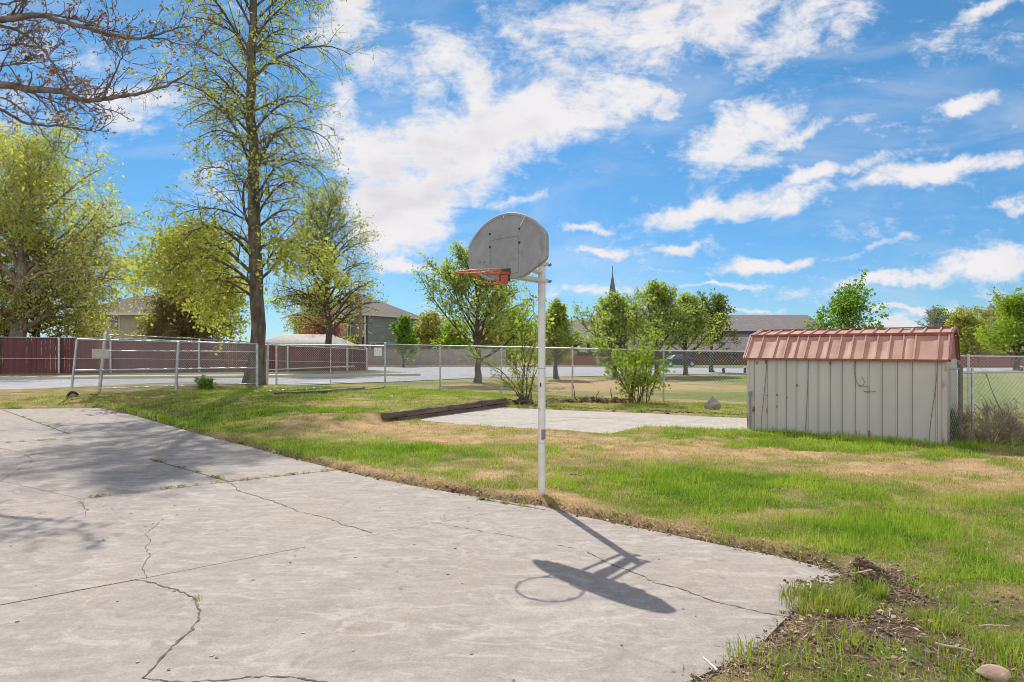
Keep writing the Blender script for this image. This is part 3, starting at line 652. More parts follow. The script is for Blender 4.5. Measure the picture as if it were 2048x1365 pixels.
# ------------------------------------------------------------------ the limbs that hang in from a tree outside the frame
def near_limbs():
    rng = np.random.default_rng(77); polys = []; sites = []
    base = np.array((-12.2, 10.8, T1(-12.2, 10.8)))
    tp = np.stack([base + np.array((.1 * i, .05 * i, i * .8)) for i in range(13)]); polys.append((tp, np.linspace(.34, .10, 13), 12))
    limbs = [([(0, 43), (41, 34), (85, 29), (120, 44), (171, 55), (205, 67), (240, 74), (273, 79), (315, 70), (350, 58), (385, 51)], 11.4, .075, 7.6),
             ([(85, 29), (125, 33), (165, 42), (205, 57), (240, 66)], 11.4, .03, None), ([(300, 75), (328, 79), (369, 92), (395, 90), (414, 80)], 11.3, .02, None),
             ([(0, 169), (51, 178), (90, 181), (130, 183), (150, 194), (171, 203), (205, 200), (250, 192), (291, 185), (342, 168), (365, 155), (383, 142)], 11.0, .085, 5.8),
             ([(205, 198), (212, 180), (219, 168), (239, 127), (248, 105), (253, 85)], 11.0, .03, None), ([(205, 70), (215, 90), (240, 115), (262, 130)], 11.3, .02, None),
             ([(0, 50), (51, 68), (92, 106), (110, 135), (120, 157), (137, 180)], 11.6, .045, 7.2), ([(0, 215), (44, 246), (90, 252), (137, 253), (180, 262), (205, 262)], 11.8, .045, 5.4),
             ([(0, 135), (30, 128), (62, 128), (95, 122)], 11.9, .03, 6.6), ([(0, 190), (60, 230), (100, 290), (140, 320)], 12.4, .03, 5.9), ([(40, 180), (90, 195), (150, 225), (210, 232)], 11.2, .025, None),
             ([(0, 12), (40, 0), (80, -12), (140, -30)], 11.8, .03, 8.2), ([(0, 92), (40, 88), (80, 100), (115, 98)], 12.1, .025, 7.0), ([(0, 105), (25, 95), (60, 60), (80, 40)], 12.0, .02, 6.9)]
    for pxs, Y, r, zt in limbs:
        P = [np.array(at(a, b, Y + .12 * sin(i * 1.3))) for i, (a, b) in enumerate(pxs)]
        if zt is not None:
            s0 = base + np.array((.1 * zt / .8, .05 * zt / .8, zt)); mid = (s0 + P[0]) / 2 + np.array((0, 0, .25)); P = [s0, mid] + P
        P = np.array(P); u = np.linspace(0, len(P) - 1, len(P) * 4); Q = np.stack([np.interp(u, np.arange(len(P)), P[:, k]) for k in range(3)], 1)
        for _ in range(2): Q[1:-1] = (Q[:-2] + 2 * Q[1:-1] + Q[2:]) / 4
        Q[1:-1] += rng.normal(0, .008, Q[1:-1].shape)
        R = .8 * r * np.linspace(1.15 if zt else 1, .16, len(Q)); polys.append((Q, R, 8))
        L = np.linalg.norm(np.diff(Q, axis=0), axis=1).sum(); nt = int(L * 7.5)
        for j in range(nt):
            k = rng.integers(1, len(Q) - 1); d = unit(Q[k + 1] - Q[k]); up = np.array((.35, 0, .8)) if rng.uniform() < .72 else np.array((.3, 0, -.55))
            dd = unit(d * .5 + up * rng.uniform(.5, 1) + rng.normal(0, .35, 3)); L2 = rng.uniform(.2, .75)
            P2, R2 = grow(rng, Q[k], dd, L2, 6, max(.006, R[k] * .3), .17, -.15, .45); polys.append((P2, R2, 5)); sites.append(P2[-1:])
            for m_ in range(4):
                k2 = rng.integers(1, 6); P3, R3 = grow(rng, P2[k2], unit(P2[k2] - P2[k2 - 1]) + rng.normal(0, .6, 3), rng.uniform(.08, .26), 3, .0055, .2, -.2, .7); polys.append((P3, R3, 4))
                if rng.uniform() < .55: sites.append(P3[-1:])
    sites = np.concatenate(sites)
    root = empty('tree', (0, 0, 0), 'bare budding tree reaching in with grey limbs and brown buds above the driveway', 'tree')
    root.location = tuple(base); 
    v, f = np_tubes(polys); link('trunk', fast_mesh('trunk', v - base, f, True), mat('smooth grey limb bark', (.11, .085, .075), (.22, .18, .16), 9, .9, bump=.5, bscale=40), root)
    v, f = leaves(rng, sites, 4, .056, .024, aspect=.5); link('crown', fast_mesh('crown', v - base, f), L_BROWN, root)
near_limbs()

# ------------------------------------------------------------------ chain link
def chain_mesh(A, B, zA, zB, hA, hB, pitch=.062, r=.0026, sag=.0):
    """diamond wire between ground points A and B (zA,zB = foot heights, hA,hB = wire heights)"""
    A, B = np.array(A, float), np.array(B, float); L = np.linalg.norm(B - A); d = (B - A) / L; nrm = np.array((-d[1], d[0]))
    h = max(hA, hB); V = []; Fa = []; b = 0; an = np.arange(3) * 2 * pi / 3
    for sgn in (1, -1):
        c0 = np.arange(-h, L + h, pitch * 1.35)
        for c in c0:
            # wire from (c, 0) to (c + sgn*h, h); clip to 0..L
            s0, s1 = c, c + sgn * h * .8
            t0, t1 = 0.0, 1.0
            ds = s1 - s0
            for lim, sg in ((0.0, 1), (L, -1)):
                v0 = sg * (s0 - lim); dv = sg * ds
                if abs(dv) < 1e-9: continue
                tt = -v0 / dv
                if dv > 0: t0 = max(t0, tt)
                else: t1 = min(t1, tt)
            if t1 - t0 < .01: continue
            pts = []
            for t in (t0, t1):
                s = s0 + ds * t; f = s / L; zz = zA + (zB - zA) * f + (hA + (hB - hA) * f) * t
                pts.append(np.array((A[0] + d[0] * s + nrm[0] * .006 * sgn, A[1] + d[1] * s + nrm[1] * .006 * sgn, zz)))
            t_ = unit(pts[1] - pts[0]); a = unit(np.cross(t_, np.array((nrm[0], nrm[1], 0)))); q = np.cross(t_, a)
            for p in pts: V.append(p + r * (np.cos(an)[:, None] * a + np.sin(an)[:, None] * q))
            i = np.arange(3); j = (i + 1) % 3; Fa.append(np.stack([b + i, b + j, b + 3 + j, b + 3 + i], -1)); b += 6
    return np.concatenate(V), np.concatenate(Fa)
def post(parent, x, y, z0, z1, r=.03, name='post', m=None, lean=(0, 0), dome=True):
    mb = MB(); mb.tube([(x, y, z0 - .15), (x + lean[0], y + lean[1], z1)], r, 12)
    if dome: mb.sphere((x + lean[0], y + lean[1], z1), r * 1.25, 10, sc=(1, 1, .8)); mb.tube([(x + lean[0], y + lean[1], z1 - .05), (x + lean[0], y + lean[1], z1 + .0)], r * 1.22, 12)
    return mb.build(name, m or M_GALV, parent)

BACKF = [(-5.36, 26.4, .15, 1.82), (-2.67, 23.2, .07, 1.743), (-.37, 21.75, .02, 1.70), (1.965, 20.3, -.03, 1.645), (4.68, 19.3, -.1, 1.573), (7.4, 18.3, -.12, 1.55), (9.85, 17.35, -.15, 1.50), (12.05, 16.5, -.2, 1.44), (15.2, 15.4, -.2, 1.42), (18.3, 14.3, -.2, 1.4)]
def build_back_fence():
    o = empty('chain_link_fence', (BACKF[0][0], BACKF[0][1], BACKF[0][2]), 'tall galvanised chain link fence running behind the pad and the shed', 'fence')
    loc = Vector(o.location)
    def loc_(p): return (p[0] - loc.x, p[1] - loc.y, p[2] - loc.z)
    for i, (x, y, z0, z1) in enumerate(BACKF):
        q = loc_((x, y, z0)); post(o, q[0], q[1], q[2], z1 - loc.z + .03, .042 if i == 0 else .028)
    mb = MB(); mb.tube([loc_((x, y, z1)) for x, y, z0, z1 in BACKF], .021, 10); mb.build('top_rail', M_GALV, o)
    V = []; Fa = []; b = 0
    for a, c in zip(BACKF, BACKF[1:]):
        v, f = chain_mesh(a[:2], c[:2], a[2] + .02, c[2] + .02, a[3] - a[2] + .02, c[3] - c[2] + .02); V.append(v); Fa.append(f + b); b += len(v)
    link('wire_mesh', fast_mesh('wire_mesh', np.concatenate(V) - np.array(loc), np.concatenate(Fa)), M_WIRE, o)
build_back_fence()

def build_street_fence():
    P = [(-13.05, 19.7, 0, 2.10), (-11.6, 22.6, 0, 2.0), (-10.1, 25.75, .05, 1.86)]
    o = empty('chain_link_fence', (P[0][0], P[0][1], 0), 'chain link fence standing behind the sliding gate and the tall trunk', 'fence'); L = Vector(o.location)
    post(o, 0, 0, 0, 2.12, .05, lean=(.24, 0)); post(o, P[2][0] - L.x, P[2][1] - L.y, .0, 1.88, .05, lean=(.05, 0))
    mb = MB(); mb.tube([(.24, 0, 2.08), (P[1][0] - L.x + .15, P[1][1] - L.y, 2.0), (P[2][0] - L.x + .05, P[2][1] - L.y, 1.86)], .022, 10); mb.build('top_rail', M_GALV, o)
    v, f = chain_mesh(P[0][:2], P[2][:2], .08, .1, 1.95, 1.75); link('wire_mesh', fast_mesh('wire_mesh', v - np.array(L), f), M_WIRE, o)
    Q = [(-9.95, 26.4, .05, 1.82), (-5.36, 26.46, .15, 1.80)]
    o = empty('chain_link_fence', (Q[0][0], Q[0][1], 0), 'short chain link run with a white notice between the tall trunk and the corner post', 'fence'); L = Vector(o.location)
    post(o, 0, 0, 0, 1.70, .04)
    post(o, -.02 + 2.3, .02, .05, 1.78, .026)
    mb = MB(); mb.tube([(0, 0, 1.80), (Q[1][0] - L.x - .05, Q[1][1] - L.y, 1.76)], .022, 10); mb.build('top_rail', M_GALV, o)
    mb = MB(); mb.tube([(0, 0, .13), (2.9, 0, .22)], .018, 8); mb.build('bottom_rail', M_GALV, o)
    v, f = chain_mesh(Q[0][:2], Q[1][:2], .08, .15, 1.70, 1.62); link('wire_mesh', fast_mesh('wire_mesh', v - np.array(L), f), M_WIRE, o)
build_street_fence()

def build_gate():
    A, B = Vector((-13.4, 18.95, 0)), Vector((-9.32, 23.05, 0)); ln = (B - A).length; d = (B - A).normalized()
    o = empty('sliding_gate', A, 'wide tubular sliding gate with a small wheel at its free end', 'gate')
    def P(s, z, lean=True): q = d * s; return (q.x + (.11 * z * (1 - s / ln) * 1.0), q.y, z)
    zt = lambda s: 1.93 - .11 * s / ln
    for s in (0.0, ln * .508, ln * .985):
        mb = MB(); mb.tube([P(s, .06), P(s, zt(s))], .034 if s < .1 else .046, 12); mb.build('frame_post', M_RAILBLUE, o)
    for (za, zb_, s0, r) in ((1.92, 1.81, 0, .028), (1.58, 1.52, .8, .022), (.97, .93, 0, .03), (.40, .36, .7, .018), (.08, .06, .3, .022)):
        mb = MB(); mb.tube([P(s0, za + (zb_ - za) * s0 / ln), P(ln * .98, zb_)], r, 10); mb.build('rail', M_RAILBLUE, o)
    v, f = chain_mesh((A.x, A.y), (B.x, B.y), .1, .1, 1.8, 1.7)
    v = v - np.array((A.x, A.y, 0)); s = v[:, 0] * d.x + v[:, 1] * d.y; v[:, 0] += .11 * v[:, 2] * (1 - s / ln)
    link('wire_mesh', fast_mesh('wire_mesh', v, f), M_WIRE, o)
    # wheel on a fork below the free end
    n = Vector((-d.y, d.x, 0)); c = Vector((.06, .0, .20)) - n * .1
    mb = MB(); ring = [c + (d * cos(a) + Vector((0, 0, 1)) * sin(a)) * .125 for a in np.linspace(0, 2 * pi, 20, endpoint=False)]
    mb.tube(ring, .038, 8, closed=True); w = mb.build('wheel', M_RUBBER, o)
    mb = MB(); mb.tube([c - n * .03, c + n * .03], .085, 16); mb.build('hub', mat('rusty wheel hub', (.38, .33, .29), (.28, .15, .09), 14, .6, .4), w)
    mb = MB(); mb.bar(P(0, .5), c + n * .055, .03, .05); mb.bar(c + n * .055, c - n * .055, .03, .03); mb.build('fork', M_GALV, o)
    # blank notice boards
    q = A + d * .62 + Vector((.19, 0, 1.49)) - Vector((-d.y, d.x, 0)) * .04
    mb = MB(); mb.box((0, 0, 0), (.46, .012, .27), atan2(d.y, d.x)); mb.box((.16 * d.x, .16 * d.y, .135), (.03, .02, .02), atan2(d.y, d.x)); mb.box((-.16 * d.x, -.16 * d.y, .135), (.03, .02, .02), atan2(d.y, d.x))
    tag(mb.build('notice_board', mat('faded cream plate', (.46, .44, .36), (.55, .52, .43), 6, .7), None, q), 'faded blank cream notice board wired to the sliding gate', 'sign')
    mb = MB(); mb.box((0, 0, 0), (.32, .012, .34)); mb.box((.12, 0, .17), (.02, .02, .03)); mb.box((-.12, 0, .17), (.02, .02, .03))
    tag(mb.build('notice_board', mat('pale blue white plate', (.62, .70, .76), (.70, .76, .80), 5, .6), None, at(756, 704, 26.3)), 'small white notice board on the fence beside the corner post', 'sign')
build_gate()

def build_red_fence():
    ends = [(-62, 29.0, .25, 2.15), (-47, 32, .2, 2.2), (-38.5, 34, .17, 2.2), (-29.8, 36.4, .15, 2.15), (-24.2, 37.9, .15, 2.1), (-19.5, 39.2, .12, 1.95), (-14.5, 40.7, .1, 1.7), (-10.9, 41.7, .05, 1.58), (-9.7, 42.1, 0, 1.55)]
    o = empty('privacy_fence', (ends[3][0], ends[3][1], .15), 'long dark red slatted privacy fence across the street', 'fence'); L = Vector(o.location)
    m = mat('red plastic slats', (.12, .036, .043), (.175, .056, .063), 1.1, .7, bump=.4, bscale=3, spots=((.12, .03, .035), .6, .55, .7), stretch=(6, 6, .15))
    mb = MB()
    for (a, b) in zip(ends, ends[1:]):
        ax, ay, az, ah = a; bx, by, bz, bh = b
        d = Vector((bx - ax, by - ay, 0)); n = max(1, int(d.length / .12)); u = d.normalized(); nn = Vector((-u.y, u.x, 0))
        for i in range(n):
            f0, f1 = i / n, (i + .93) / n; zg = (az + (bz - az) * f0) + .02; h = ah + (bh - ah) * f0
            p0 = Vector((ax, ay, 0)) + d * f0 - L; p1 = Vector((ax, ay, 0)) + d * f1 - L; off = nn * .006 * ((i % 2) * 2 - 1)
            vs = []
            for p in (p0 + off, p1 + off): vs += [(p.x, p.y, zg - L.z), (p.x + nn.x * .012, p.y + nn.y * .012, zg - L.z), (p.x + nn.x * .012, p.y + nn.y * .012, zg + h - L.z), (p.x, p.y, zg + h - L.z)]
            mb.add(vs, [(0, 1, 2, 3), (7, 6, 5, 4), (0, 4, 5, 1), (1, 5, 6, 2), (2, 6, 7, 3), (3, 7, 4, 0)])
    mb.build('slat_panel', m, o)
    for i, (x, y, z, h) in enumerate(ends): post(o, x - L.x - .06, y - L.y - .12, z - L.z, z + h - L.z + .05, .07)
    post(o, -26.85 - L.x, 37.05 - L.y, .1 - L.z, 2.25 - L.z, .07)
    mb = MB(); mb.tube([(x - L.x, y - L.y - .07, z - L.z + h) for x, y, z, h in ends], .025, 8); mb.build('top_rail', M_GALV, o)
    mb = MB(); mb.tube([(x - L.x, y - L.y - .07, z - L.z + .42 * h) for x, y, z, h in ends[3:]], .018, 8); mb.build('middle_rail', M_GALV, o)
    mb = MB(); mb.tube([(-15.8 - L.x, 40.15 - L.y, .25 - L.z), (-10.5 - L.x, 41.7 - L.y, .45 - L.z)], .05, 8); mb.build('loose_rail', M_GALV, o)
    # tan masonry wall further back
    mb = MB(); Y = 74; x0, x1 = (722 - CX) * Y / F, (1012 - CX) * Y / F; zg = T1(0, Y)
    n = 12
    for i in range(n):
        a = x0 + (x1 - x0) * i / n; b = x0 + (x1 - x0) * (i + 1) / n
        mb.box(((a + b) / 2, Y, zg + .96), (b - a - .03, .2, 2.2)); mb.box((a, Y, zg + .98), (.03, .16, 2.2))
    mb.box(((x0 + x1) / 2, Y, zg + 2.12), (x1 - x0, .3, .1))
    tag(mb.build('masonry_wall', mat('tan precast wall', (.30, .255, .235), (.36, .305, .28), 1.5, .9)), 'long tan precast masonry wall behind the street', 'wall')
    # dark red low wall far right
    mb = MB(); Y = 66; zg = T1(0, Y)
    for i in range(8): mb.box((44 + i * 4, Y + i * .6, zg + .75), (4.02, .25, 1.5), .149)
    for i in range(9): mb.box((42 + i * 4, Y - .3 + i * .6, zg + .8), (.4, .4, 1.7), .149)
    tag(mb.build('brick_wall', mat('dark red brick wall', (.16, .055, .045), (.22, .08, .06), 8, .9)), 'low dark red brick wall seen through the fence past the shed', 'wall')
build_red_fence()

# ------------------------------------------------------------------ basketball hoop
def build_hoop():
    bx, by = gr(1083.5, 998); base = Vector((bx, by, 0.0))
    o = empty('basketball_hoop', base, 'weathered white basketball hoop on a pole at the driveway edge', 'basketball hoop')
    m_pole = mat('chipped white paint', (.72, .71, .70), (.64, .625, .61), 7, .5, bump=.12, bscale=50, spots=[((.24, .15, .10), 16, .69, .705), ((.48, .40, .33), 7, .66, .80)])
    m_bare = mat('bare grey metal', (.22, .21, .215), (.30, .28, .27), 12, .6, .4, spots=((.25, .10, .05), 14, .62, .68))
    mb = MB(); mb.tube([(0, 0, -.1), (0, 0, 2.62)], .041, 24); mb.build('pole', m_pole, o)
    # rust collar at the foot, a peeled patch and the sleeve joints
    mb = MB(); mb.tube([(0, 0, .0), (0, 0, .035)], .0425, 24, cap=False); mb.build('rust_collar', mat('rust', (.17, .085, .05), (.28, .14, .08), 30, .9), o)
    def patch_on(zs, a0, a1, rag, mi_, name, mt):
        rs = random.Random(3); mb = MB(); n = 10; vs = []
        for i in range(n + 1):
            a = a0 + (a1 - a0) * i / n
            for j, z in enumerate(zs):
                zz = z + (rs.uniform(-rag, rag) if j in (0, len(zs) - 1) else 0); vs.append((.0418 * cos(a), .0418 * sin(a), zz))
        k = len(zs); fs = [(i * k + j, (i + 1) * k + j, (i + 1) * k + j + 1, i * k + j + 1) for i in range(n) for j in range(k - 1)]
        mb.add(vs, fs, 0, True); return mb.build(name, mt, o)
    patch_on((.655, .69, .74, .765), RAD(-98), RAD(-12), .010, 0, 'peeled_patch', m_bare)
    patch_on((1.225, 1.25, 1.272), RAD(-120), RAD(-100), .004, 0, 'dark_hole', mat('dark hole', (.02, .018, .016)))
    for z in (1.43, .615): patch_on((z - .0035, z + .0035), RAD(-180), RAD(0), .0006, 0, 'sleeve_joint', mat('joint line', (.42, .34, .30)))
    u = Vector((.723, -.69, 0)); n = Vector((-.69, -.723, 0)); w = Vector((0, 0, 1))
    C = Vector((-.062, 6.47, 2.36)) - base                              # middle of the board's lower edge
    def Q(a, b, c=0.0): return C + u * a + w * b + n * c
    # board: fan outline with cut lower corners
    out = []
    def rnd(p, q, r, k=5):                                              # small helper: corner rounding by sampling
        return [p.lerp(q, i / k) for i in range(k)]
    R = .686; cy = .69 - R; a0 = math.asin(.552 / R)
    pts = [(.13, 0), (.25, .012), (.50, .128), (.545, .155), (.56, .185), (.56, .37), (.557, .395)]
    arc = [(R * sin(a), cy + R * cos(a)) for a in np.linspace(a0 * .985, -a0 * .985, 33)]
    half = pts + arc + [(-x, y) for x, y in pts[::-1]]
    def ring(sc, off, c): return [Q(x * sc, (y - .33) * (1 - (1 - sc) * 1.55) + .33, c) for x, y in half]
    m_board = mat('grey weathered plastic', (.28, .28, .28), (.34, .34, .338), 3, .6, bump=.10, bscale=90, spots=[((.21, .21, .21), 5, .55, .75), ((.19, .185, .18), 60, .56, .72)])
    def loop_faces(a, b, n_): return [(a + i, a + (i + 1) % n_, b + (i + 1) % n_, b + i) for i in range(n_)]
    mb = MB(); N = len(half)
    rings = [ring(1.0, 0, -.022), ring(1.0, 0, .014), ring(.985, 0, .022), ring(.945, 0, .022), ring(.935, 0, .013), ring(.90, 0, .013), ring(.893, 0, .010), ring(.6, 0, .010)]
    vs = sum(rings, []); fs = []
    for k in range(len(rings) - 1): fs += loop_faces(k * N, (k + 1) * N, N)
    fs.append(tuple(range((len(rings) - 1) * N, len(rings) * N))); fs.append(tuple(range(N))[::-1])
    mb.add(vs, fs); board = mb.build('backboard', m_board, o)
    # target square pressed into the face, cracks in the rim of the board, scuffed writing
    m_line = mat('scratched line', (.13, .13, .13), (.20, .20, .20), 30, .8)
    mb = MB()
    for a, b in (((-.215, .43), (.19, .43)), ((-.215, .05), (-.215, .43)), ((.19, .05), (.19, .43))): mb.bar(Q(a[0], a[1], .011), Q(b[0], b[1], .011), .0028, .0028)
    mb.build('target_outline', m_line, board)
    m_sc = mat('dark scuff', (.03, .03, .03))
    for p, q, w1, w2 in ((Q(.115, .052, .0115), Q(.19, .06, .0115), .006, .003), (Q(.09, .02, .0145), Q(.20, .018, .0145), .008, .003), (Q(.22, .025, .0145), Q(.46, .13, .0145), .006, .004), (Q(-.36, .10, .0145), Q(-.15, .02, .0145), .008, .003)):
        mb = MB(); mb.bar(p, q, w1, w2); mb.build('dark_scuff', m_sc, board)
    mb = MB(); rs = random.Random(4)
    for (a, b, c, d_) in ((0, .02, .03, .026), (0, .02, .004, -.004), (.004, -.004, .03, -.004), (.05, .025, .04, .01), (.04, .01, .052, -.004), (.085, .016, .082, -.006), (.082, -.006, .10, -.004), (.10, -.004, .10, .016), (.115, .012, .112, -.002)):
        mb.bar(Q(-.415 + a, .205 + b, .0112), Q(-.415 + c, .205 + d_, .0112), .004, .002)
    mb.build('faded_lettering', mat('faint pencil scribble', (.13, .13, .13)), board)
    m_ec = mat('pale split plastic', (.75, .77, .8))
    for pl in ([(-.02, .690), (-.012, .66), (-.022, .64)], [(.285, .618), (.262, .585), (.235, .545), (.22, .525)]):
        mb = MB()
        for p, q in zip(pl, pl[1:]): mb.bar(Q(p[0], p[1] - .004, .0195), Q(q[0], q[1], .0165), .009, .006)
        mb.build('edge_crack', m_ec, board)
    for a, b in ((-.225, .50), (.20, .50), (-.225, .36), (.20, .36), (.205, .02), (-.07, .03)):
        mb = MB(); mb.tube([Q(a, b, .008), Q(a, b, .02)], .011, 8); mb.build('bolt', M_RUBBER, board)
    # stiffening ribs on the back
    mb = MB()
    for a in (-.3, -.1, .1, .3): mb.bar(Q(a, .06, -.036), Q(a, .5, -.036), .022, .03)
    for b in (.12, .40): mb.bar(Q(-.44, b, -.038), Q(.44, b, -.038), .026, .026)
    mb.build('rear_rib', m_board, board)
    # arms between pole and board
    m_arm = mat('white arm paint', (.62, .61, .60), (.52, .50, .48), 8, .5, spots=((.25, .12, .06), 18, .66, .70))
    P = Vector((0, 0, 0))
    for zc, zb in ((2.365 + .02, .045), (2.565, .27)):
        for s in (-1, 1):
            a = P + u * s * .052 - n * .075 + w * zc; b = Q(s * .055 + .0, zb - .0, -.045)
            b = Vector((b.x, b.y, b.z)); mb = MB(); mb.bar(a, b, .014, .036); mb.build('arm', m_arm, o)
        mb = MB(); c0 = P - n * .058 + w * zc; mb.tube([c0 - u * .075, c0 + u * .075], .009, 8); mb.tube([c0 + u * .066, c0 + u * .08], .017, 8); mb.tube([c0 - u * .08, c0 - u * .066], .017, 8); mb.build('arm_bolt', m_bare, o)
    mb = MB(); mb.bar(P + w * 2.47 + n * .03, Q(0, .21, -.05), .09, .02); mb.build('extension_plate', m_arm, o)
    # rim
    m_rim = mat('faded orange rim paint', (.50, .10, .035), (.62, .16, .06), 9, .45, spots=((.75, .55, .47), 7, .66, .72))
    rz = Q(0, .05).z; ctr = Q(0, .05, .40); rr = .228
    mb = MB(); mb.tube([ctr + (u * cos(a) + n * sin(a)) * rr + w * (-.02 * sin(a)) for a in np.linspace(0, 2 * pi, 48, endpoint=False)], .0075, 8, closed=True); rim = mb.build('rim', m_rim, o)
    for k in range(12):
        mb = MB(); a = 2 * pi * k / 12 + .2; p = ctr + (u * cos(a) + n * sin(a)) * rr + w * (-.02 * sin(a)); tdir = (-u * sin(a) + n * cos(a))
        mb.tube([p - tdir * .022 - w * .006, p - tdir * .012 - w * .03, p + tdir * .012 - w * .03, p + tdir * .022 - w * .006], .0035, 6)
        mb.build('net_hook', m_rim, rim)
    mb = MB(); mb.box((0, 0, 0), (.15, .012, .13), 0, 0, Matrix(((u.x, n.x, 0), (u.y, n.y, 0), (0, 0, 1)))); mb.build('mount_plate', mat('soot black plate', (.05, .045, .045), (.12, .06, .04), 18, .7), rim, Q(0, .045, .018))
    mb = MB()
    for s in (-1, 1):
        mb.bar(Q(s * .07, .055, .02), Q(s * .10, .05, .19), .008, .025)
        mb.tube([ctr + (u * s * .80 - n * .6) * rr * .98, Q(s * .115, -.03, .28), Q(s * .05, -.055, .06), Q(s * .04, -.04, .02)], .0075, 8)
    mb.bar(Q(-.07, .05, .17), Q(.07, .05, .17), .03, .006); mb.bar(Q(-.05, .0, .022), Q(.05, -.0, .022), .012, .09)
    mb.bar(Q(-.06, -.045, .06), Q(.06, -.045, .06), .05, .012)
    mb.build('support_brace', m_rim, rim)
build_hoop()

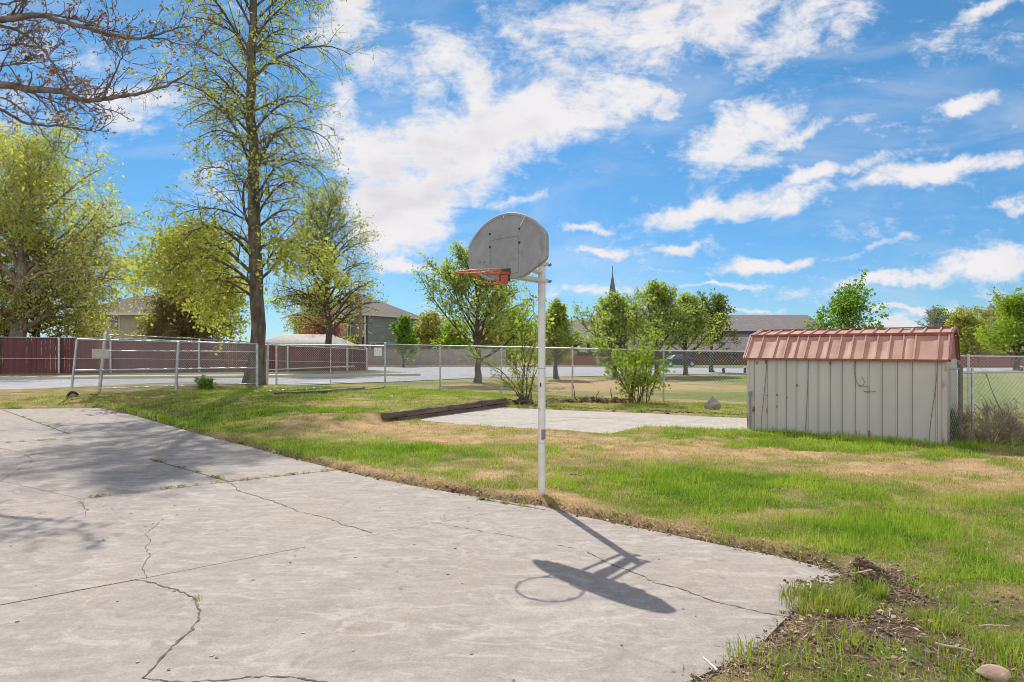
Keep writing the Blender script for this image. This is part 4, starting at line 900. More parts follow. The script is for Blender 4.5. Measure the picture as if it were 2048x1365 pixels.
# ------------------------------------------------------------------ metal shed
def build_shed():
    PL = Vector((*gr(1494.5, 861.5), 0)); PR = Vector((*gr(1893.5, 894), 0))
    a = (PR - PL); L = a.length; a.normalize(); b = Vector((-a.y, a.x, 0)); D = 2.15
    o = empty('garden_shed', PL, 'weathered beige metal shed with a red ribbed gambrel roof', 'shed', rz=atan2(a.y, a.x))
    He = 1.455; zb, yb = 1.885, .37; zr, yr = 2.015, D / 2
    m_wall = mat('beige painted sheet', (.50, .475, .46), (.55, .525, .51), 1.6, .6, bump=.05, bscale=4, stretch=(1, 1, .4),
                 spots=[((.33, .10, .03), 9, .725, .745), ((.38, .22, .13), 3.2, .72, .82), ((.36, .34, .31), 26, .70, .74)])
    m_rust = mat('rusting corner sheet', (.48, .45, .42), (.36, .15, .06), 7, .7, lo=.53, hi=.70, stretch=(1, 1, .6))
    m_roof = mat('faded red roof sheet', (.43, .22, .175), (.54, .32, .235), 2.4, .58, .0, bump=.3, bscale=3.0, spots=((.42, .25, .21), 1.3, .50, .72))
    m_trim = mat('dark red roof trim', (.25, .06, .045), (.32, .10, .075), 8, .5, .15)
    seams = [.045, .118, .174, .228, .285, .345, .402, .463, .524, .588, .653, .717, .785, .853, .96]
    # front wall: folded sheet with narrow raised ribs
    def sheet(y, xs_, flip, name, m, rib=.016):
        mb = MB(); prof = [(0, 0)]
        for s in xs_:
            x = s * L; prof += [(x - .026, 0), (x - .017, rib), (x - .006, rib), (x - .002, 0)]
        prof.append((L, 0)); vs = []
        for x, q in prof: vs += [(x, y - q if not flip else y + q, .02), (x, y - q if not flip else y + q, He)]
        mb.add(vs, [(2 * i, 2 * i + 2, 2 * i + 3, 2 * i + 1) if not flip else (2 * i, 2 * i + 1, 2 * i + 3, 2 * i + 2) for i in range(len(prof) - 1)])
        return mb.build(name, m, o)
    front = sheet(0, seams, False, 'front_wall', m_wall); sheet(D, seams, True, 'back_wall', m_wall)
    mb = MB()
    rs = random.Random(8)
    for s in seams: 
        x = s * L; mb.box((x + .0015, -.004, He / 2), (.003, .008, He - .05))
    mb.build('seam_gap', mat('dark seam', (.17, .155, .14), (.30, .24, .19), 9, .9), front)
    m_rp = mat('orange rust flake', (.33, .115, .04), (.24, .085, .04), 30, .9)
    for (px_, pz, w_, h_) in ((.112, 1.38, .035, .10), (.118, .42, .03, .13), (.04, .44, .055, .12), (.285, .94, .04, .05), (.653, .10, .05, .18), (.174, .74, .04, .04), (.174, .52, .03, .07), (.462, 1.37, .03, .10), (.118, .72, .03, .03), (.228, .70, .02, .05), (.005, .2, .02, .3), (.06, 1.36, .03, .06)):
        mb = MB(); x = px_ * L; n = 7; ring = []
        for k in range(n): ring.append((x + cos(2 * pi * k / n) * w_ / 2 * rs.uniform(.6, 1.2), pz + sin(2 * pi * k / n) * h_ / 2 * rs.uniform(.6, 1.2)))
        mb.add([(p, -.0185, q) for p, q in ring] + [(p, -.0145, q) for p, q in ring], [tuple(range(n))] + [(k, k + n, (k + 1) % n + n, (k + 1) % n) for k in range(n)])
        mb.build('rust_patch', m_rp, front)
    for x, nm in ((L - .03, 'corner_trim'), (.02, 'corner_trim')):
        mb = MB(); mb.box((x, -.004, He / 2 + .01), (.075 if x > 1 else .04, .024, He)); mb.build(nm, m_rust if x > 1 else m_wall, front)
    # gable ends: beige below, red triangle above
    prof = [(0, He), (yb, zb), (yr, zr), (D - yb, zb), (D, He)]
    for x, sgn in ((L, 1), (0, -1)):
        mb = MB(); n = 8
        for i in range(n):
            y0, y1 = D * i / n, D * (i + 1) / n
            mb.box((x - sgn * .012, (y0 + y1) / 2, He / 2), (.02, y1 - y0 - .012, He)); mb.box((x - sgn * .010, y1, He / 2), (.03, .016, He - .01))
        w_ = mb.build('side_wall', m_wall, o)
        mb = MB(); vs = [(x, y, z) for y, z in prof] + [(x - sgn * .02, y, z) for y, z in prof]
        mb.add(vs, [tuple(range(5)) if sgn > 0 else tuple(range(5))[::-1], tuple(range(5, 10))[::-1]]); mb.build('gable', m_trim if sgn > 0 else m_wall, w_)
    # roof: four sloping sheets with standing ribs, overhanging
    ov = .02
    def slope(y0, z0, y1, z1, name, xs_, m, drop):
        mb = MB(); d = Vector((0, y1 - y0, z1 - z0)); ln = d.length; d.normalize(); nn = Vector((1, 0, 0)).cross(d)
        if nn.z < 0: nn = -nn
        rs_ = random.Random(int(abs(y0) * 100) + 2); K = 8; ov = .015
        xs2 = [-ov] + [s * (L + 2 * ov) - ov for s in xs_] + [L + ov]
        for xa, xb in zip(xs2, xs2[1:]):                                  # each pan is slightly dished or bulged
            nx = 6; amp = rs_.uniform(-.016, .022); vs = []
            for i in range(nx + 1):
                for j in range(K + 1):
                    f, g = i / nx, j / K
                    p = Vector((xa + (xb - xa) * f, y0, z0)) + d * ln * g + nn * (amp * sin(pi * f) * (.25 + .75 * sin(pi * (g * .85 + .1))))
                    vs.append(p)
            mb.add(vs, [(i * (K + 1) + j, (i + 1) * (K + 1) + j, (i + 1) * (K + 1) + j + 1, i * (K + 1) + j + 1) if (y1 > y0) else (i * (K + 1) + j, i * (K + 1) + j + 1, (i + 1) * (K + 1) + j + 1, (i + 1) * (K + 1) + j) for i in range(nx) for j in range(K)], 0, True)
        for x in xs2:
            p0 = Vector((x, y0, z0)) + nn * .012; p1 = p0 + d * ln
            mb.bar(p0, p1, .024, .030, 0)
        return mb.build(name, [m, m_trim], o)
    rl = [.07, .155, .215, .27, .325, .385, .44, .5, .56, .62, .68, .74, .80, .855, .955]
    ru = [.05, .12, .19, .26, .32, .385, .45, .51, .575, .64, .70, .765, .82, .88, .95]
    slope(-.055, He - .01, yb, zb, 'lower_roof', rl, m_roof, 1); slope(yb, zb + .012, yr, zr, 'upper_roof', ru, m_roof, 1)
    slope(D + .055, He - .01, D - yb, zb, 'lower_roof', rl, m_roof, 1); slope(D - yb, zb + .012, yr, zr, 'upper_roof', ru, m_roof, 1)
    for y, z, h in ((-.06, He - .012, .035), (yb - .012, zb + .02, .045), (D + .06, He - .012, .035)):
        mb = MB(); mb.bar((-ov - .02, y, z), (L + ov + .02, y, z), .03, h); mb.build('eave_trim', m_trim, o)
    mb = MB(); mb.bar((-ov - .02, yr, zr + .02), (L + ov + .02, yr, zr + .02), .10, .02); mb.build('ridge_cap', m_trim, o)
    for x in (-ov - .03, L + ov + .03):
        mb = MB()
        pr = [(-.06, He - .01), (yb, zb + .012), (yr, zr + .012), (D - yb, zb + .012), (D + .06, He - .01)]
        for p, q in zip(pr, pr[1:]): mb.bar((x, p[0], p[1]), (x, q[0], q[1]), .03, .055)
        mb.build('verge_trim', m_trim if x > 0 else mat('pale verge trim', (.42, .33, .29), (.35, .17, .13), 7, .5), o)
    # loose wires on the wall, the little pipe by the corner
    M4 = Matrix.Translation(PL) @ Matrix.Rotation(atan2(a.y, a.x), 4, 'Z')
    m_w = mat('thin grey wire', (.13, .12, .115), (.22, .20, .19), 8, .7)
    wires = [([(.119, 1.43), (.112, 1.1), (.10, .7), (.088, .3), (.083, .02)], 'thin loose wire hanging diagonally near the pipe end of the shed'),
             ([(.348, 1.43), (.344, .9), (.338, .4), (.33, .03)], 'thin loose wire hanging beside a middle seam of the shed'),
             ([(.586, 1.42), (.582, 1.25), (.59, 1.08), (.602, .985), (.612, .96), (.628, 1.0), (.632, 1.05), (.622, 1.12), (.618, 1.14)], 'curled wire hanging from the roof on the shed front'),
             ([(.605, .985), (.63, .965), (.653, .965), (.655, .90), (.65, .86), (.632, .875), (.626, .885), (.64, .87), (.665, .875), (.685, .885)], 'frayed wire knot at half height on the shed front'),
             ([(.962, 1.43), (.957, 1.1), (.945, .75), (.932, .4), (.925, .03)], 'thin loose wire hanging near the rusty corner of the shed')]
    for pts, lab in wires:
        P = [M4 @ Vector((s * L, -.024 - .006 * (i % 2), z)) for i, (s, z) in enumerate(pts)]; p0 = P[0]
        mb = MB(); mb.tube([p - p0 for p in P], .0045, 6); tag(mb.build('loose_wire', m_w, None, p0), lab, 'wire', 'loose wires on the shed wall')
    p0 = M4 @ Vector((.07, -.05, 0)); mb = MB()
    mb.tube([(0, 0, -.05), (0, 0, .70)], .018, 10); mb.tube([(0, 0, .70), (0, 0, .78)], .03, 10); mb.sphere((0, 0, .78), .03, 8); mb.tube([(0, 0, .24), (0, 0, .27)], .028, 10)
    tag(mb.build('standpipe', mat('dull steel pipe', (.25, .25, .25), (.34, .32, .30), 9, .5, .5), None, p0), 'thin grey standpipe with a cap at the shed corner', 'pipe')
    # low fence with its terminal post by the rusty corner
    fx, fy = gr(1921, 889); fo = empty('chain_link_fence', (fx, fy, 0), 'low chain link fence starting at the rusty shed corner and leaving the frame', 'fence')
    post(fo, 0, 0, 0, 1.36, .036, m=mat('dark weathered post', (.16, .15, .145), (.24, .22, .21), 10, .6, .5))
    ex, ey = fx + 5.5, fy + .55
    post(fo, .22, .02, 0, 1.30, .02); post(fo, 3.2, .32, 0, 1.28, .026)
    mb = MB(); mb.tube([(0, 0, 1.235), (5.5, .55, 1.235)], .02, 10); mb.build('top_rail', M_GALV, fo)
    cpt = M4 @ Vector((L + .03, .05, 0)); v1, f1 = chain_mesh((cpt.x, cpt.y), (fx, fy), .03, .03, 1.30, 1.30, r=.0022); v2, f2 = chain_mesh((fx, fy), (ex, ey), .03, .03, 1.22, 1.22, r=.0022)
    link('wire_mesh', fast_mesh('wire_mesh', np.concatenate([v1, v2]) - np.array((fx, fy, 0)), np.concatenate([f1, f2 + len(v1)])), M_WIRE, fo)
    mb = MB(); mb.tube([(cpt.x - fx, cpt.y - fy, 1.30), (0, 0, 1.30)], .012, 8); mb.build('short_rail', M_GALV, fo)
build_shed()

# ------------------------------------------------------------------ houses and church
def house_parts(o, L, W, z0, ze, zr, m_wall, m_roof, m_trim, hip=.5, ov=.6):
    """local frame: x along the long wall, y back; walls, corner trim, hip roof"""
    mb = MB(); mb.box((L / 2, W / 2, (z0 + ze) / 2), (L, W, ze - z0)); w = mb.build('wall', m_wall, o)
    mb = MB(); e = [(-ov, -ov), (L + ov, -ov), (L + ov, W + ov), (-ov, W + ov)]; h = W * hip
    vs = [(x, y, ze) for x, y in e] + [(h, W / 2, zr), (L - h, W / 2, zr)] + [(x, y, ze - .22) for x, y in e]
    mb.add(vs, [(0, 1, 5, 4), (1, 2, 5), (2, 3, 4, 5), (3, 0, 4)]); mb.add(vs, [(0, 6, 7, 1), (1, 7, 8, 2), (2, 8, 9, 3), (3, 9, 6, 0), (9, 8, 7, 6)], 1)
    mb.build('roof', [m_roof, m_trim], o)
    return w
def window(o, c, w, h, axis, m_f, m_g, depth=.06):
    """axis 'x': window lies in an x-z plane facing -y ; 'y': in a y-z plane facing -x or +x"""
    mb = MB(); t = .09
    S3 = (lambda a, d, e: (a, d, e)) if axis == 'x' else (lambda a, d, e: (d, a, e))
    for dx, dz, sx, sz in ((0, h / 2, w + t, t), (0, -h / 2, w + t, t), (-w / 2, 0, t, h - t), (w / 2, 0, t, h - t), (0, 0, t * .5, h - t)):
        mb.box(Vector(c) + Vector(S3(dx, 0, dz)), S3(sx, depth, sz))
    f = mb.build('window', m_f, o)
    mb = MB(); mb.box(c, S3(w, depth * .5, h)); mb.build('pane', m_g, f); return f
def siding(name, c1, c2, pitch=5.2):
    m = mat(name, c1, c2, .8, .75); t = NT(m.node_tree); p = t.n['Principled BSDF']
    tc = t.new('ShaderNodeTexCoord'); sp = t.new('ShaderNodeSeparateXYZ'); t.l.new(tc.outputs['Object'], sp.inputs[0])
    b = t.new('ShaderNodeBump'); b.inputs['Strength'].default_value = 1; b.inputs['Distance'].default_value = .03
    t.put(b.inputs['Height'], t.math('FRACT', t.math('MULTIPLY', sp.outputs[2], pitch))); t.l.new(b.outputs[0], p.inputs['Normal']); return m
M_GLASS = mat('dark window glass', (.04, .05, .06), (.10, .12, .14), 1.5, .08, spec=.8)
M_WTRIM = mat('white trim', (.60, .59, .57), (.66, .65, .63), 3, .6)
M_SHING = mat('brown grey shingles', (.125, .098, .088), (.175, .14, .125), 3, .92, bump=.6, bscale=12, stretch=(1, 1, 3))

def build_house():
    C = Vector(((730 - CX) * 78 / F, 78, T1(0, 78))); a = Vector((.455, .893, 0)).normalized()
    o = empty('house', C, 'two storey grey sided house with brown hip roof and a bay window', 'house', rz=atan2(a.y, a.x))
    ze = 5.95 - C.z; L, W = 11.4, 12.0
    m_s = siding('grey green siding', (.235, .265, .255), (.27, .30, .285)); m_tan = siding('taupe siding', (.25, .225, .20), (.28, .25, .225))
    w = house_parts(o, L, W, 0, ze, ze + 3.2, m_s, M_SHING, M_WTRIM, .5)
    # long grey wall is y=0 (facing the street on the right); front is x=0
    mb = MB(); mb.box((-.04, W / 2, ze / 2), (.08, W - .02, ze - .04)); mb.build('front_cladding', m_tan, w)
    for (x, y) in ((-.05, -.05), (L + .02, -.05), (-.12, 3.5)):
        mb = MB(); mb.box((x, y, ze / 2 - .12), (.16, .16, ze - .24)); mb.build('corner_trim', M_WTRIM, w)
    mb = MB(); mb.box((L / 2, -.03, 3.05), (L - .1, .06, .18)); mb.build('belt_trim', mat('pale belt trim', (.33, .36, .345)), w)
    mb = MB(); mb.tube([(.25, -.12, ze - .2), (.25, -.12, .1)], .06, 8); mb.build('downspout', mat('dark downspout', (.05, .05, .055)), w)
    window(w, Vector((1.5, -.04, 2.2)), 1.0, 1.5, 'x', M_WTRIM, M_GLASS); window(w, Vector((8, -.04, 4.6)), .9, 1.2, 'x', M_WTRIM, M_GLASS)
    mb = MB(); mb.box((-.5, 3.7, 4.3), (.9, 3.0, 2.9)); bay = mb.build('bay', m_tan, w)
    window(bay, Vector((-.98, 3.6, 4.55)), 1.3, 1.7, 'y', M_WTRIM, M_GLASS); window(bay, Vector((-.5, 2.17, 4.55)), .5, 1.6, 'x', M_WTRIM, M_GLASS)
    window(w, Vector((-.12, 9.5, 4.6)), 1.0, 1.5, 'y', M_WTRIM, M_GLASS); window(w, Vector((-.12, 5.2, 1.7)), 1.4, 1.5, 'y', M_WTRIM, M_GLASS)
    mb = MB(); vs = [(-2.2, .2, 3.0), (-2.2, 8, 2.6), (-.05, 8.2, 3.4), (-.05, .1, 3.75), (-2.2, .2, 2.85), (-2.2, 8, 2.45), (-.05, 8.2, 2.5), (-.05, .1, 2.85)]
    mb.add(vs, [(0, 3, 2, 1), (4, 5, 6, 7), (0, 1, 5, 4), (1, 2, 6, 5), (3, 0, 4, 7)]); mb.build('porch_roof', mat('dark porch shingles', (.055, .045, .055), (.08, .07, .08), 6, .9), o)
    for y in (.35, 3.0):
        mb = MB(); mb.box((-2.05, y, 1.35), (.16, .16, 2.75)); mb.build('porch_post', M_WTRIM, o)
    mb = MB(); mb.box((-.12, 1.7, 1.1), (.08, 1.0, 2.1)); mb.build('front_door', mat('dark door', (.04, .03, .03)), w)
    # far house on the other side of the tall trunk
    C = Vector(((150 - CX) * 60 / F, 60, T1(0, 60))); o = empty('house', C, 'beige sided house half hidden by the willowy tree', 'house', rz=RAD(8))
    m_b = siding('beige siding', (.36, .33, .27), (.40, .37, .31)); w = house_parts(o, 9.5, 8, 0, 5.4, 7.4, m_b, M_SHING, M_WTRIM, .5)
    for x, z in ((.8, 2.4), (6.5, 2.3), (3.5, 4.4)): window(w, Vector((x, -.04, z)), .9, 1.4, 'x', M_WTRIM, M_GLASS)
    mb = MB(); mb.tube([(1.7, -.08, .1), (1.7, -.08, 5.1)], .06, 8); mb.build('downspout', mat('brown downspout', (.14, .09, .07)), w)
    # garage with pale ribbed roof
    C = Vector(((522 - CX) * 62 / F, 62, T1(0, 62))); o = empty('garage', C, 'low garage with a pale ribbed roof beside the tall trunk', 'garage', rz=RAD(-14))
    mb = MB(); mb.box((3.5, 2.5, 1.25), (6.4, 4.6, 2.5)); mb.build('wall', m_b, o)
    m_r = mat('pale ribbed roof', (.40, .37, .34), (.50, .47, .43), 3, .7); mb = MB(); rows = 9
    for i in range(rows):
        f0, f1 = i / rows, (i + 1) / rows
        vs = [(-.4 + .6 * f0 * 2, -.4 + 3 * f0, 2.45 + 1.0 * f0 + .05), (7.4 - .6 * f0 * 2, -.4 + 3 * f0, 2.45 + 1.0 * f0 + .05), (7.4 - .6 * f1 * 2, -.4 + 3 * f1, 2.45 + 1.0 * f1), (-.4 + .6 * f1 * 2, -.4 + 3 * f1, 2.45 + 1.0 * f1)]
        mb.add(vs, [(0, 1, 2, 3)]); a0 = (vs[0][0], vs[0][1], vs[0][2] - .1); a1 = (vs[1][0], vs[1][1], vs[1][2] - .1); mb.add([vs[0], vs[1], a1, a0], [(0, 3, 2, 1)])
    mb.add([(.8, 2.6, 3.45), (6.2, 2.6, 3.45), (7.4, 5.4, 2.45), (-.4, 5.4, 2.45)], [(0, 1, 2, 3)]); mb.add([(-.4, -.4, 2.45), (.8, 2.6, 3.45), (-.4, 5.4, 2.45)], [(0, 1, 2)]); mb.add([(7.4, -.4, 2.45), (7.4, 5.4, 2.45), (6.2, 2.6, 3.45)], [(0, 1, 2)])
    mb.build('roof', m_r, o)
build_house()

def build_church():
    Y = 93; zg = T1(0, Y); X = lambda px: (px - CX) * Y / F; Z = lambda py: EYE + (HY - py) * Y / F
    o = empty('church', (X(1140), Y, zg), 'long low brick church with grey roofs and a thin spire', 'church'); ox = X(1140)
    m_r = mat('grey church shingles', (.155, .135, .135), (.20, .175, .17), 2, .92, bump=.4, bscale=8)
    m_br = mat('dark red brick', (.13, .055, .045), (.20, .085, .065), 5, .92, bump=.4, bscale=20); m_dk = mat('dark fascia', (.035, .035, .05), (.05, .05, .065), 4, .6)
    m_pan = mat('pale stucco panel', (.42, .42, .42), (.48, .48, .47), 2, .8)
    def roofblock(x0, x1, y0, ye, yr, d0, d1, name, ov=.6):
        """sloping roof facing the camera from eave row ye (depth d0) to ridge row yr (depth d1)"""
        mb = MB(); z0, z1 = Z(ye) - zg, EYE + (HY - yr) * (Y + d1) / F - zg
        vs = [(x0 - ox - ov, d0, z0), (x1 - ox + ov, d0, z0), (x1 - ox, d1, z1), (x0 - ox, d1, z1), (x0 - ox - ov, 2 * d1 - d0, z0), (x1 - ox + ov, 2 * d1 - d0, z0)]
        mb.add(vs, [(0, 1, 2, 3), (5, 4, 3, 2), (0, 3, 4), (1, 5, 2)]); r = mb.build(name, m_r, o)
        mb = MB(); mb.box(((x0 + x1) / 2 - ox, d0 + .03, z0 - .22), (x1 - x0 + 2 * ov, .1, .5)); mb.build('fascia', m_dk, r); return z0, z1
    # main hall with high roof, aisle with lower roof
    roofblock(X(1205), X(1690), 0, 661, 630, 4.5, 12, 'hall_roof')
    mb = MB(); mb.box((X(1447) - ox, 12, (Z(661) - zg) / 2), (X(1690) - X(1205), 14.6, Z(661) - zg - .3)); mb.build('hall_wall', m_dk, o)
    roofblock(X(1270), X(1660), 0, 703, 668, 0, 4.6, 'aisle_roof', .9)
    mb = MB(); mb.box((X(1465) - ox, 3.6, (Z(706) - zg) / 2), (X(1660) - X(1270), 5.6, Z(706) - zg)); w = mb.build('aisle_wall', m_br, o)
    for px in (1290, 1335, 1380, 1425, 1470, 1515): 
        mb = MB(); mb.box((X(px) - ox, .72, 1.2), (1.2, .12, 1.7)); mb.build('window', M_GLASS, w)
    # wing with a gable towards the street corner
    roofblock(X(1120), X(1215), 0, 683, 641, -3, 5, 'wing_roof')
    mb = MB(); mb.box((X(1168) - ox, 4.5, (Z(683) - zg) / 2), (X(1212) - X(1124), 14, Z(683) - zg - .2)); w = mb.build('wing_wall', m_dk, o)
    for px in (1162, 1186):
        mb = MB(); mb.box((X(px) - ox, -2.55, Z(693) - zg), (1.2, .12, 1.7)); mb.build('wall_panel', m_pan, w)
    mb = MB(); mb.box((X(1160) - ox, -2.6, .8), (5.6, .3, 1.3)); mb.box((X(1143) - ox, -2.7, 1.2), (.8, .5, 2.4)); mb.build('brick_base', mat('orange red brick', (.27, .10, .07), (.33, .13, .09), 5, .9), w)
    # spire
    sx, sy = X(1225) * 1.14 - ox, 13; zt = EYE + (HY - 533) * (Y + sy) / F - zg; m_sp = mat('dark slate spire', (.10, .105, .12), (.15, .155, .17), 3, .5)
    mb = MB(); zb = EYE + (HY - 615) * (Y + sy) / F - zg; r = 1.0; k = 6
    mb.add([(sx + r * cos(2 * pi * i / k), sy + r * sin(2 * pi * i / k), zb) for i in range(k)] + [(sx, sy, zt - .9)], [(i, (i + 1) % k, k) for i in range(k)])
    mb.tube([(sx, sy, zt - 1.3), (sx, sy, zt)], .06, 6); mb.box((sx, sy, zb - 1.5), (1.5, 1.5, 3.0)); mb.build('spire', m_sp, o)
build_church()

# ------------------------------------------------------------------ street furniture and small distant things
def build_street_things():
    x, y = (721 - CX) * 58 / F, 58; z = T1(x, y); top = EYE + (HY - 603) * y / F
    o = empty('utility_pole', (x, y, z), 'thin brown utility pole in front of the grey house', 'pole')
    mb = MB(); mb.tube([(0, 0, -.2), (0, 0, top - z)], [.14, .11], 10); mb.build('mast', mat('brown wooden mast', (.20, .13, .085), (.27, .18, .12), 5, .9, stretch=(1, 1, .1)), o)
    mb = MB(); mb.bar((0, -.05, top - z - .25), (1.1, -.05, top - z - .1), .09, .09); mb.build('bracket_arm', mat('dark bracket', (.06, .05, .05)), o)
    x, y = (670 - CX) * 66 / F, 66; z = T1(x, y); top = EYE + (HY - 640) * y / F
    o = empty('street_lamp', (x, y, z), 'black lantern street lamp near the bay window', 'lamp'); H_ = top - z; mk = mat('black lamp metal', (.02, .02, .022), rough=.5)
    mb = MB(); mb.tube([(0, 0, 0), (0, 0, .5), (0, 0, H_ - .2)], [.13, .09, .06], 10); mb.build('lamp_post', mk, o)
    mb = MB(); mb.tube([(0, 0, H_ - .2), (0, 0, H_ + .45)], [.13, .26], 8); l = mb.build('lantern', mat('frosted lantern glass', (.55, .56, .55), rough=.4), o)
    mb = MB(); mb.tube([(0, 0, H_ + .45), (0, 0, H_ + .8)], [.32, .04], 8); mb.build('lantern_cap', mk, l)
    # parked car by the church
    x, y = (1357 - CX) * 74 / F, 74; z = T1(x, y) + .06
    o = empty('parked_car', (x, y, z), 'dark blue parked car in front of the church wall', 'car', rz=RAD(6)); mc = mat('dark blue car paint', (.015, .03, .08), rough=.3, spec=.6)
    mb = MB(); prof = [(-2.1, .35), (-2.15, .75), (-1.9, .88), (-1.3, .92), (-.75, 1.38), (.75, 1.42), (1.35, .98), (2.0, .86), (2.15, .6), (2.1, .32)]
    for s, w in ((0, .84),):
        n = len(prof); vs = [(px, -w + (.14 if pz > 1 else 0), pz) for px, pz in prof] + [(px, w - (.14 if pz > 1 else 0), pz) for px, pz in prof]
        mb.add(vs, [tuple(range(n)), tuple(range(n, 2 * n))[::-1]] + [(i, i + n, (i + 1) % n + n, (i + 1) % n) for i in range(n)])
    mb.build('body', mc, o, bevel=.05)
    mb = MB(); mb.add([(-1.15, -.80, .95), (-.68, -.74, 1.33), (.68, -.74, 1.36), (1.15, -.80, .98)], [(0, 3, 2, 1)]); mb.build('side_window', M_GLASS, o)
    for sx in (-1.3, 1.3):
        for sy in (-.8, .8):
            mb = MB(); mb.tube([(sx, sy - .1, .33), (sx, sy + .1, .33)], .33, 16); wh = mb.build('wheel', M_RUBBER, o)
            mb = MB(); mb.tube([(sx, sy - .11, .33), (sx, sy + .11, .33)], .2, 12); mb.build('rim', M_GALV, wh)
    # blue parking sign, bollards
    x, y = (1195 - CX) * 76 / F, 76; z = T1(x, y); o = empty('parking_sign', (x, y, z), 'small blue parking sign before the church wing', 'sign')
    mb = MB(); mb.tube([(0, 0, 0), (0, 0, 1.0)], .04, 8); mb.build('sign_post', M_GALV, o); mb = MB(); mb.box((0, -.06, .75), (.36, .03, .5)); mb.build('sign_plate', mat('blue sign plate', (.10, .26, .62), rough=.5), o)
    for i, (px, py, d) in enumerate(((1447, 748, 'nearer the lime shrub'), (1490, 747, 'right beside the shed edge'), (2043, 743, 'seen through the fence past the shed'))):
        x, y = gr(px, py); o = empty('bollard', (x, y, T1(x, y)), 'dark pale capped bollard on the field edge, ' + d, 'bollard', 'dark bollards on the field edge')
        mb = MB(); mb.tube([(0, 0, -.1), (0, 0, .36)], .09, 10); mb.build('shaft', mat('dark bollard wood', (.05, .04, .04), (.09, .07, .06), 6, .9), o)
        mb = MB(); mb.tube([(0, 0, .36), (0, 0, .42)], [.10, .06], 10); mb.build('cap', mat('pale bollard cap', (.5, .5, .5)), o)
build_street_things()

# ------------------------------------------------------------------ timbers, roots, rocks and shrubs
M_TIMBER = mat('old dark timber', (.085, .06, .045), (.19, .145, .115), 3, .95, bump=.9, bscale=10, stretch=(.35, .35, 3))
M_TIMBERG = mat('greyed timber', (.20, .18, .16), (.32, .29, .26), 3, .95, bump=.8, bscale=12, stretch=(.4, .4, 3))
def timber(p, q, w, h, z, label, m, grp):
    p, q = Vector((*p, 0)), Vector((*q, 0)); d = q - p; L = d.length; rs = random.Random(int(abs(p.x * 100) + z * 999)); mb = MB(); n = 14; vs = []
    for i in range(n + 1):
        f = i / n
        for sy, sz in ((-1, 0), (1, 0), (1, 1), (-1, 1)): vs.append((L * f, sy * w / 2 + rs.uniform(-.006, .006), sz * h + rs.uniform(-.006, .006)))
    fs = [(i * 4 + j, i * 4 + (j + 1) % 4, i * 4 + 4 + (j + 1) % 4, i * 4 + 4 + j) for i in range(n) for j in range(4)] + [(3, 2, 1, 0), (n * 4, n * 4 + 1, n * 4 + 2, n * 4 + 3)]
    mb.add(vs, fs); o = mb.build('timber_beam', m, None, (p.x, p.y, z), bevel=.008); o.rotation_euler = (0, 0, atan2(d.y, d.x)); tag(o, label, 'timber', grp); return o
e = TA + TD * 0; g1 = TA + TD * 2.1; g2 = TA + TD * 3.5; g3 = TA + TD * 4.7
timber(TA - TD * .05, g1, .13, .125, .10, 'long brown edging timber, upper course at the lawn end of the pad', M_TIMBER, 'timbers edging the pad')
timber(g1 + TD * .02, g2, .13, .125, .105, 'brown edging timber in the middle of the upper course beside the pad', M_TIMBER, 'timbers edging the pad')
timber(g2 + TD * .02, g3, .13, .135, .11, 'brown edging timber of the upper course ending at the fence sapling', M_TIMBER, 'timbers edging the pad')
timber(TA + TD * .35, TA + TD * 1.65, .13, .12, -.03, 'brown edging timber in the lower course at the lawn end', M_TIMBER, 'timbers edging the pad')
timber(TA + TD * 1.67, g3, .13, .12, -.03, 'long brown edging timber of the lower course running to the sapling', M_TIMBER, 'timbers edging the pad')
TG = 'weathered timbers lying near the gate'
def gt(px, py): return gr(px, py, .05)
timber(gt(445, 806), gt(605, 802), .14, .14, .09, 'grey weathered timber in the grass below the tall trunk', M_TIMBERG, TG)
timber(gt(548, 801), gt(660, 797), .2, .2, .10, 'rough dark timber in the lawn between gate and corner post', M_TIMBER, TG)
timber(gt(650, 797), gt(727, 790), .18, .19, .13, 'grey topped timber pointing to the corner post', M_TIMBERG, TG)
timber(gt(725, 791), gt(766, 786), .14, .12, .14, 'short grey timber by the corner post foot', M_TIMBERG, TG)
def loose_tube(a, b, r, label):
    A = Vector(a); mb = MB(); mb.tube([(0, 0, 0), Vector(b) - A], r, 10); tag(mb.build('steel_tube', M_GALV, None, A), label, 'tube', 'loose steel tubes by the gate')
loose_tube((*gr(525, 787, .15), .19), (*gr(650, 779, .18), .24), .035, 'galvanised tube lying on the ground past the gate end')
def rock(px, py, s, label, seed, m, sc=(1, .8, .9), sink=.15, peak=0.0):
    x, y = gr(px, py); rs = np.random.default_rng(seed); bm = bmesh.new(); bmesh.ops.create_icosphere(bm, subdivisions=3, radius=1)
    off = rs.normal(0, 1, (8, 3)); off /= np.linalg.norm(off, axis=1)[:, None]
    for v in bm.verts:
        p = np.array(v.co)
        for o_ in off:
            dd = p @ o_ - .62
            if dd > 0: p = p - o_ * dd * .9
        p = p * (1 + (math.sin(p[0] * 9 + seed) * math.cos(p[1] * 7)) * .03); v.co = Vector(p * np.array(sc) * s)
        if peak and p[2] > 0: v.co.x *= 1 - peak * p[2]; v.co.y *= 1 - peak * p[2]
    me = bpy.data.meshes.new('rock'); bm.to_mesh(me); bm.free(); z = max(float(lawn_height(np.array([x]), np.array([y]))[0]), 0)
    o = link('rock', me, m, None, (x, y, z + s * sc[2] * .62 - s * sink)); tag(o, label, 'rock'); return o
M_ROCK = mat('grey stone', (.26, .22, .20), (.40, .35, .32), 6, .9, bump=.6, bscale=20)
